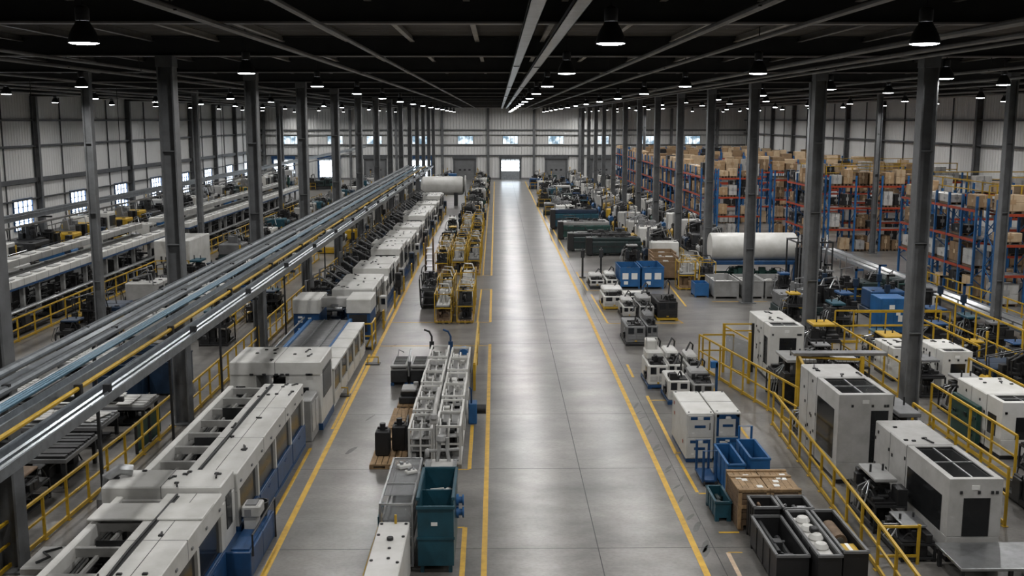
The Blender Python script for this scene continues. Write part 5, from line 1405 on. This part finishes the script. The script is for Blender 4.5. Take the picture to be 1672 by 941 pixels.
# transfer line with white trunking on top
def transfer(y, label, x=-24.2):
    t = T('transfer_line', label, 'machine', (x, y, 0), 0, 'transfer line modules'); L = 11.0
    for k, (a, e, z) in enumerate(((-2.0, -1.1, 2.75), (.2, 1.0, 2.35))):
        b = B().box(a, e, -L/2, L/2, z-.35, z, .02); b.done('trunking', 'white', t)
        b = B()
        for q in range(6): yy = -L/2+.6+q*1.9; b.box(a+.2, e-.2, yy, yy+.9, z, z+.05)
        b.done('hatch_slats', 'lightgrey', t, smooth=False)
        b = B()
        for q in range(1, 8): yy = -L/2+L*q/8; b.box(a-.003, e+.003, yy-.01, yy+.01, z-.35, z+.003)
        b.done('panel_seam', 'darksteel', t, smooth=False)
    for yy in (-4.6, -1.5, 1.6, 4.7):
        for xx in (-1.55, .6): B().box(xx-.1, xx+.1, yy-.1, yy+.1, 0, 2.05).done('leg', 'lightgrey', t, smooth=False)
    B().box(.15, 1.05, -L/2, L/2, 1.92, 2.0).done('blue_duct', 'blue', t)
    b = B(); b.gub(random.Random(int(y*3)), -1.3, .5, -L/2, L/2, .1, 1.5, 55); b.done('mechanism', 'mech', t)
    b = B(); b.gub(random.Random(int(y*5)), .7, 1.8, -L/2, L/2, .1, 1.05, 50); b.done('tooling', 'darksteel', t)
    b = B()
    for q in range(4): b.cyl((1.0+q*.22, -L/2, .95+.05*q), (1.0+q*.22, L/2, .95+.05*q), .045, 6)
    b.done('piping', 'steel', t)
    b = B().box(-1.9, -1.2, -L/2, L/2, .3, 2.0); b.done('rear_panel', 'lightgrey', t)
    return t
for i in range(8):
    transfer(35.5+i*11.05 + (4 if i > 3 else 0), 'white topped transfer line module, %s from the camera along the left railing' % nth(i))
t = T('box_machine', 'tall plain white box machine standing within the left transfer line', 'machine', (-21.0, 69.5, 0))
B().box(-22.2, -19.9, 67.0, 71.7, .05, 2.3, .03).done('housing', 'white', t, True); B().box(-22.1, -20.0, 67.1, 71.6, 0, .05).done('plinth', 'black', t, True)
b = B(); b.box(-21.8, -21.7, 66.96, 67.0, .8, 1.3); b.box(-21.5, -21.35, 66.96, 67.0, .9, 1.25); b.box(-21.1, -21.05, 66.96, 67.0, .7, 1.3); b.done('fittings_bolts', 'black', t, True, False)
B().box(-22.2, -19.9, 69.49, 69.51, .05, 2.304).done('panel_seam', 'darksteel', t, True, False)
# pale machines between the left columns and the transfer line
i = 0
for (x, y0, y1, dy, nm, ks) in ((-12.4, 48, 150, 5.4, 'in the first row beyond the columns', ('white', 'dark', 'white', 'yellow')), (-15.0, 45.5, 150, 5.6, 'in the second row beyond the columns', ('white', 'white', 'dark')), (-18.6, 49, 64, 5.5, 'beside the dark transfer line railing', ('dark', 'white')), (-18.9, 76, 160, 6.2, 'in the third row beyond the columns', ('dark', 'white', 'blue'))):
    y = y0; k = 0
    while y < y1:
        place(ks[k % len(ks)], i, x+.25*((k*5) % 3-1), y, PI/2, '%s ' + nm, .92); y += dy; i += 1; k += 1
# far left, along the back
for k in range(6):
    place(('white', 'dark', 'blue')[k % 3], k+2, -30+k*4.2, 150+2.5*(k % 2), 0, '%s along the bright back doors', 1.0)
# second half of the island, far
k = 0; y = 97.5
while y < 166:
    place(('dark', 'yellow', 'white', 'dark')[k % 4], k, -2.5-.2*(k % 2), y, PI/2, '%s in the far staging island', .95); y += 5.2; k += 1
for k in range(5):
    place(('dark', 'blue', 'yellow')[k % 3], k+1, -8.5+.3*k, 134+7*k, PI/2, '%s behind the white tank', 1.0)
# right side, far staging
k = 0; y = 106
while y < 168:
    place(('yellow', 'dark', 'white', 'dark', 'blue')[k % 5], k, 6.6+.3*(k % 3), y, 0 if k % 2 else PI/2, '%s in the far right staging bay', .95); y += 5.3; k += 1
k = 0; y = 72.5
while y < 165:
    place(('white', 'white', 'yellow', 'white')[k % 4], k+1, 11.6+.2*(k % 2), y, PI/2, '%s in the row before the racks', 1.05); y += 5.2; k += 1
k = 0; y = 75.5
while y < 165:
    place(('white', 'dark', 'white')[k % 3], k+3, 15.8, y, PI/2, '%s right against the pallet racks', 1.0); y += 5.8; k += 1
# blue machines right of the second column
for k, (x, y, kd, rz) in enumerate(((17.0, 50.5, 'blue', 0), (16.3, 53.6, 'dark', 0), (15.6, 47.8, 'blue', .1), (20.8, 52.4, 'blue', 0), (20.4, 49.6, 'dark', 0), (17.2, 37.2, 'blue', PI/2), (19.0, 36.5, 'dark', PI/2), (18.7, 27.5, 'dark', PI/2), (14.2, 30.0, 'dark', PI/2), (14.0, 36.8, 'blue', PI/2), (17.4, 60.6, 'dark', 0), (21.0, 57.2, 'dark', 0), (14.6, 25.0, 'dark', PI/2), (16.2, 26.5, 'dark', PI/2), (22.2, 38.0, 'dark', PI/2), (22.4, 32.5, 'dark', PI/2))):
    place(kd, k, x, y, rz, '%s among the right cells', .85)
t = T('electric_cabinet', 'bright blue cabinet with white stickers among the blue machines', 'cabinet', (18.6, 48.6, 0))
B().box(18.0, 19.3, 48.0, 49.4, .06, 1.7, .02).done('body_shell', 'brightblue', t, True); B().box(18.02, 19.28, 48.02, 49.38, 0, .06).done('plinth', 'black', t, True); B().box(18.05, 18.62, 47.97, 48.0, .15, 1.6, .01).done('door', 'brightblue', t, True)
b = B(); b.box(18.4, 18.65, 47.955, 47.97, 1.2, 1.4); b.box(18.75, 18.95, 47.985, 48.0, .9, 1.05); b.box(18.85, 19.05, 47.985, 48.0, .6, .9); b.done('sticker_print', 'labelwhite', t, True, False)
for k, (x, y) in enumerate(((15.2, 49.5), (16.0, 52.0), (18.5, 53.0), (19.4, 51.0), (20.3, 54.6), (17.5, 55.0), (21.9, 48.0), (21.9, 50.6))):
    t = T('tool_post', 'tall %s tool post among the blue machines, %s from the aisle side' % (('blue', 'dark')[k % 2], nth(k)), 'post', (x, y, 0))
    B().box(-.15, .15, -.15, .15, 0, .05).done('base', 'black', t); b = B().box(-.05, .05, -.05, .05, .05, 2.4); b.box(-.05, .35, -.05, .05, 2.3, 2.4); b.done('mast', 'blue' if k % 2 == 0 else 'darksteel', t, smooth=False); B().box(-.12, .12, -.1, .1, 1.5, 1.9, .02).done('tool_head', 'navy', t)
# white long cylinder housing on blue legs
t = T('drum_washer', 'long white drum housing on blue legs in front of the pallet racks', 'machine', (16.2, 65.5, 0))
B().lathe((13.4, 65.5, 2.05), [(.02,0),(.85,.02),(.9,.1),(.9,2.5),(.93,2.52),(.93,2.6),(.9,2.62),(.9,5.3),(.85,5.4),(.02,5.42)], 20, 'x').done('drum', 'white', t, True)
B().box(13.3, 18.9, 64.7, 66.3, 1.0, 1.25, .02).done('cradle', 'blue', t, True)
for x in (13.4, 15.9, 18.6):
    for y in (64.75, 66.1): B().box(x, x+.16, y, y+.16, 0, 1.0).done('leg', 'blue', t, True, False)
b = B(); b.gub(rng, 13.7, 18.5, 64.9, 66.1, .05, .95, 30); b.done('pump_works', 'green', t, True)
for k, (x0, x1) in enumerate(((12.2, 13.6), (13.8, 15.0), (15.1, 16.4))):
    t = open_crate(x0, x1, 57.9, 60.6, 0, 1.0, 'grey container of white wrapped parts, %s from the column by the white drum' % nth(k), 'lightgrey', 'wrap', 'grey containers', .12, 'part_container', 'container', 1.0)
t = T('pipe_tower', 'dark tower of pipes and hoses beside the white drum', 'machine', (18.6, 61.8, 0))
b = B().frame(17.6, 19.8, 60.8, 63.0, 0, 2.9, .08); b.done('frame_bars', 'darksteel', t, True, False)
b = B(); b.gub(rng, 17.7, 19.7, 60.9, 62.9, .0, 2.5, 40); b.done('pipe_works', 'mech', t, True)
b = B()
for k in range(5): b.tube([(17.8+.4*k, 60.9, .3), (17.8+.4*k, 60.8, 2.6), (18.0+.4*k, 61.5, 3.2), (18.2+.4*k, 62.8, 2.6)], .05, 6)
b.done('hose', 'steel', t, True)
t = T('blue_stillage', 'small blue bin at the corner of the grey containers', 'bin', (11.6, 59.0, 0))
B().tray(11.2, 12.0, 58.4, 59.6, .1, .8, .04).done('shell', 'brightblue', t, True, False)
for x in (11.2, 11.9):
    for y in (58.4, 59.5): B().box(x, x+.1, y, y+.1, 0, .1).done('foot', 'blue', t, True, False)
# roller conveyor on the right
t = T('roller_conveyor', 'long steel roller conveyor running beside the pallet racks', 'conveyor', (23.9, 55, 0))
for x in (23.3, 24.5): B().box(x-.04, x+.04, 33, 75, .62, .82).done('side_frame', 'galv', t, True, False)
b = B(); y = 33.1
while y < 74.9: b.box(23.34, 24.46, y, y+.13, .7, .79, .03); y += .2
b.done('roller_slats', 'steel', t, True, False)
y = 34
while y < 75:
    for x in (23.3, 24.5): B().box(x-.04, x+.04, y-.04, y+.04, 0, .62).done('leg', 'galv', t, True, False)
    y += 4.5
b = B().cyl((22.9, 33, 1.15), (22.9, 75, 1.15), .045, 6)
for k in range(8): y = 34+k*5.6; b.box(22.87, 22.93, y-.03, y+.03, 0, 1.15)
b.done('guide_rail', 'steel', t, True)
black_cart(23.0, 77.4, 'dark shelf cart on the open floor between the pallet racks', 1.0, 1.6, 'darkwood')

# extra clutter in the cells: work units wherever the floor is still free
def fill(x0, x1, y0, y1, n, where, seed, kinds=(('mech', 'black'),)):
    r = random.Random(seed); k = 0
    for tries in range(n*6):
        if k >= n: break
        w, d = r.uniform(.8, 1.3), r.uniform(1.0, 1.9); x, y = r.uniform(x0, x1), r.uniform(y0, y1)
        bb = (x-w/2-.3, x+w/2+.1, y-d/2-.1, y+d/2+.1)
        if any(bb[0] < q[1] and q[0] < bb[1] and bb[2] < q[3] and q[2] < bb[3] for q in OCC): continue
        OCC.append(bb); c = r.choice(('lightgrey', 'white', 'blue', 'teal', 'yellow', 'grey', 'navy'))
        assembly(x, y, '%s topped work unit, %s among those %s' % ({'lightgrey': 'light grey', 'navy': 'dark blue'}.get(c, c), nth(k), where), seed*100+k, w, d, r.uniform(1.0, 1.7), c); k += 1
fill(11.9, 22.4, 24, 46, 34, 'behind the grey enclosures', 3)
fill(14.5, 22.4, 46, 60, 16, 'around the blue cabinet', 4)
fill(-19.6, -12.0, 44, 66, 22, 'beyond the left columns', 5)
fill(-20, -14.5, 20, 32, 14, 'in the near left corner', 6)
fill(-31, -28, 58, 120, 14, 'beside the left wall machines', 7)
fill(5.4, 10.2, 98, 165, 18, 'in the far right bay', 8)
fill(-4.2, -1.3, 80, 165, 16, 'along the far island', 9)
fill(9.3, 10.4, 70, 140, 14, 'beside the row of pale machines', 10)
# ------------------------------------------------------------------ pallet racks with cartons
CART = []
LV = [0.02, 1.75, 3.4, 5.05]
def rack(axis, c, a0, nb, label, short, bay=2.75, dep=1.15, lv=4, tops=True, only_top=False, seed=0):
    # axis 'x': bays run along X with the front at y=c; axis 'y': bays run along Y with the front at x=c
    r = random.Random(seed)
    loc = (a0, c, 0) if axis == 'x' else (c, a0, 0)
    t = T('pallet_rack', label, 'rack', loc)
    def P(b, u0, u1, v0, v1, z0, z1):
        if axis == 'x': b.box(a0+u0, a0+u1, c+v0, c+v1, z0, z1)
        else: b.box(c+v0, c+v1, a0+u0, a0+u1, z0, z1)
    Hh = LV[lv-1]+.75
    for i in range(nb+1):
        u = i*bay; b = B()
        P(b, u-.065, u+.065, 0, .12, 0, Hh); P(b, u-.065, u+.065, dep-.12, dep, 0, Hh)
        z = .3; k = 0
        while z < Hh-1:
            p0 = (u, .05 if k % 2 else dep-.05); p1 = (u, dep-.05 if k % 2 else .05)
            f = (lambda p, zz: (a0+p[0], c+p[1], zz)) if axis == 'x' else (lambda p, zz: (c+p[1], a0+p[0], zz))
            b.bar(f(p0, z), f(p1, z+.9), .045); z += .9; k += 1
        b.done('upright', 'brightblue', t, True, False)
    seg = 1 if nb <= 12 else 2
    for l in range(1, lv):
        for i in range(0, nb, seg):
            b = B(); u0 = i*bay+.05; u1 = min(nb, i+seg)*bay-.05
            P(b, u0, u1, -.01, .06, LV[l]-.15, LV[l]-.01); P(b, u0, u1, dep-.06, dep+.01, LV[l]-.15, LV[l]-.01)
            b.done('crossbeam', 'orange', t, True, False)
    if seed >= 20:
        g = B(); zt = LV[-1]
        for i in range(nb+1): P(g, i*bay-.03, i*bay+.03, dep-.1, dep-.04, zt, zt+1.45)
        P(g, 0, nb*bay, dep-.1, dep-.04, zt+1.4, zt+1.46); P(g, 0, nb*bay, dep-.1, dep-.04, zt+.9, zt+.95)
        g.done('top_guard_frame', 'yellow', t, True, False)
    d = B()
    for l in range(1, lv): P(d, .06, nb*bay-.06, .06, dep-.06, LV[l]-.03, LV[l]-.005)
    d.done('deck_slats', 'mesh', t, True, False)
    for i in range(nb):
        for l in range(lv):
            if only_top and l < lv-1: continue
            k = r.choice((2, 2, 3)) if bay > 2.2 else 1 if bay < 1.85 else 2; w = (bay-.3)/k
            for j in range(k):
                if r.random() < (.10 if l == lv-1 else .26): continue
                hh = r.uniform(.5, 1.25) if l < lv-1 else r.uniform(.6, 1.25)
                u = i*bay+.15+w*(j+.5)
                x, y = (a0+u, c+dep/2) if axis == 'x' else (c+dep/2, a0+u)
                ww = w*.5-.03; dd = dep*.5-r.uniform(.12, .2)
                sx, sy = (ww, dd) if axis == 'x' else (dd, ww)
                m = r.choices(('card', 'cardpale', 'carddark', 'wrap', 'mech', 'offwhite'), (5, 4, 2, 1.3, 1.2, .8) if l == lv-1 else (2, 1.5, 3.5, 1.6, 5, 1.2))[0]  # lower levels: shade under the decks put into darker load colours
                CART.append((math.hypot(x, y), x, y, LV[l], sx, sy, hh, m, '%s level, %s bay of the %s, %s' % (('floor', 'second', 'third', 'top')[l] if lv == 4 else ('floor', 'second', 'third')[l], nth(i), short, ('first place', 'second place', 'third place')[j])))
    return t
rack('x', 90.4, 19.1, 2, 'short blue pallet rack facing the camera, before the long racks', 'short front rack', 1.9*1.0, 1.2, seed=1)
rack('x', 88.0, 23.4, 2, 'two bay blue pallet rack with white loads right of the short one', 'two bay rack', 1.9, 1.2, seed=2)
rack('y', 18.0, 92.6, 25, 'long blue and orange pallet rack running beside the pale machine row', 'long rack', 2.75, 1.15, seed=3)
for k, y in enumerate((101, 112, 124, 137, 151, 164)):
    rack('x', y, 20.6, 7, 'blue pallet rack crossing behind the front racks, %s counted backwards' % nth(k), '%s cross rack' % nth(k), 2.9, 1.15, only_top=k > 0, seed=10+k)
rack('x', 79.2, 25.3, 3, 'three bay blue pallet rack by the open floor before the right wall', 'middle rack', 2.0, 1.2, seed=21)
rack('y', 23.9, 80.8, 2, 'blue pallet rack end standing beside the middle rack', 'rack end', 2.6, 1.15, seed=22)
rack('x', 84.6, 28.2, 4, 'blue pallet rack close behind the three bay rack', 'rear middle rack', 2.4, 1.2, seed=23)
rack('x', 55.0, 26.6, 8, 'nearest blue pallet rack facing the camera behind the yellow rail', 'nearest rack', 1.75, 1.2, seed=24)
rack('y', 26.6, 57.6, 6, 'blue pallet rack running back from the nearest rack', 'side rack', 1.8, 1.2, seed=25)
rack('x', 70.2, 29.5, 4, 'blue pallet rack behind the nearest pair, towards the right wall', 'back right rack', 2.7, 1.2, seed=26)
rack('x', 63.0, 31.2, 3, 'blue pallet rack between the nearest rack and the right wall', 'inner right rack', 2.7, 1.2, seed=27)
rack('x', 95.0, 29.0, 4, 'blue pallet rack by the right wall behind the rear middle rack', 'wall side rack', 2.7, 1.2, seed=28)
CART.sort()
NAMES = {'card': 'brown carton', 'cardpale': 'pale tan carton', 'carddark': 'dark brown carton', 'wrap': 'white wrapped load', 'mech': 'dark grey load', 'offwhite': 'pale grey load'}
_cm = {}
def carton_mesh(m, sx, sy, h):
    key = (m, math.floor(sx*20)/20, math.floor(sy*20)/20, round(h*5)/5)
    if key not in _cm:
        w, d, hh = key[1], key[2], key[3]
        t = bpy.data.objects.new('x', None)
        b = B(); nx = 2 if w > .4 else 1; ny = 2; nz = 2 if hh > .9 else 1
        for i in range(nx):
            for j in range(ny):
                for k in range(nz): b.box(-w+2*w*i/nx+.006, -w+2*w*(i+1)/nx-.006, -d+2*d*j/ny+.006, -d+2*d*(j+1)/ny-.006, .12+(hh-.12)*k/nz, .12+(hh-.12)*(k+1)/nz-.008, .02)
        b.box(-w+.03, w-.03, -d+.03, d-.03, .12, hh-.02)
        o = b.done('carton_stack', m); me = o.data; bpy.data.objects.remove(o)  # grid of stacked boxes joined in one mesh, not a single carton
        b = B()
        for q in range(3): xx = -w+.02+(2*w-.16)*q/2; b.box(xx, xx+.12, -d, d, 0, .10)
        b.box(-w, w, -d, d, .10, .12); o = b.done('pallet_boards', 'darkwood', smooth=False); me2 = o.data; bpy.data.objects.remove(o)
        b = B(); b.box(-.03, .03, -d-.003, d+.003, .2, hh+.003); b.box(-w-.003, -w, -.1, .12, hh*.45, hh*.65); b.box(-.3*w, .25*w, -d-.006, -d-.002, hh*.5, hh*.75)
        o = b.done('tape_seam', 'cardpale' if m in ('card', 'carddark') else 'card' if m == 'cardpale' else 'lightgrey', smooth=False); me3 = o.data; bpy.data.objects.remove(o)
        _cm[key] = (me, me2, me3)
    return _cm[key]
def put_carton(c):
    _, x, y, z, sx, sy, h, m, where = c
    t = T('palletised_load', '%s, %s' % (NAMES[m], where), 'carton' if m.startswith('card') else 'load', (x, y, z), 0, 'loads on the pallet racks')
    for nm, me in zip(('carton_stack', 'pallet_boards', 'tape_seam'), carton_mesh(m, sx, sy, h)):
        o = bpy.data.objects.new(nm, me); col.objects.link(o); o.parent = t
NIND = 298
for c in CART[:NIND]: put_carton(c)
bs = {}
b = B()
for c in CART[NIND:]:
    _, x, y, z, sx, sy, h, m, where = c
    b2 = bs.setdefault(m if m in ('card', 'cardpale', 'carddark', 'mech') else 'cardpale', B()); b2.box(x-sx, x+sx, y-sy, y+sy, z, z+h, .02)
root = bpy.data.objects.new('distant_carton_mass', None); col.objects.link(root)
root['label'] = 'mass of distant cartons filling the racks at the far end'; root['category'] = 'cartons'; root['kind'] = 'stuff'; root['group'] = 'loads on the pallet racks'
for m, b2 in bs.items(): o = b2.done('carton_mass', m, root, smooth=False); o['kind'] = 'stuff'
print('cartons', len(CART))
# ------------------------------------------------------------------ light, camera, view
w = bpy.data.worlds.new('World'); scene.world = w; w.use_nodes = True
w.node_tree.nodes['Background'].inputs['Color'].default_value = (.6, .7, .8, 1)
w.node_tree.nodes['Background'].inputs['Strength'].default_value = .3
f = 1700.0
th = math.atan((470.5-196)/f); ps = math.atan((836-813)/(f/math.cos(th)))
cd = bpy.data.cameras.new('Camera'); co = bpy.data.objects.new('Camera', cd); col.objects.link(co)
cd.sensor_width = 36; cd.lens = 36*f/1672; cd.clip_end = 600; cd.clip_start = .1
co.location = (0, 0, 10); co.rotation_euler = (PI/2-th, 0, -ps)
scene.camera = co
vs = scene.view_settings
scene.display_settings.display_device = 'sRGB'
vs.view_transform = 'Standard'; vs.look = 'None'; vs.gamma = 1; vs.use_curve_mapping = False
vs.exposure = 0.0
scene.cycles.max_bounces = 6; scene.cycles.diffuse_bounces = 3; scene.cycles.glossy_bounces = 3; scene.cycles.transparent_max_bounces = 8
scene.cycles.sample_clamp_indirect = 3.0; scene.cycles.sample_clamp_direct = 80
scene.cycles.caustics_reflective = False; scene.cycles.caustics_refractive = False
scene.cycles.use_denoising = True
left = [o for o in bpy.data.objects if o.parent is None and o.type == 'EMPTY' and not any(c.parent is o for c in bpy.data.objects)] if False else []
print('OBJECTS', len(bpy.data.objects))
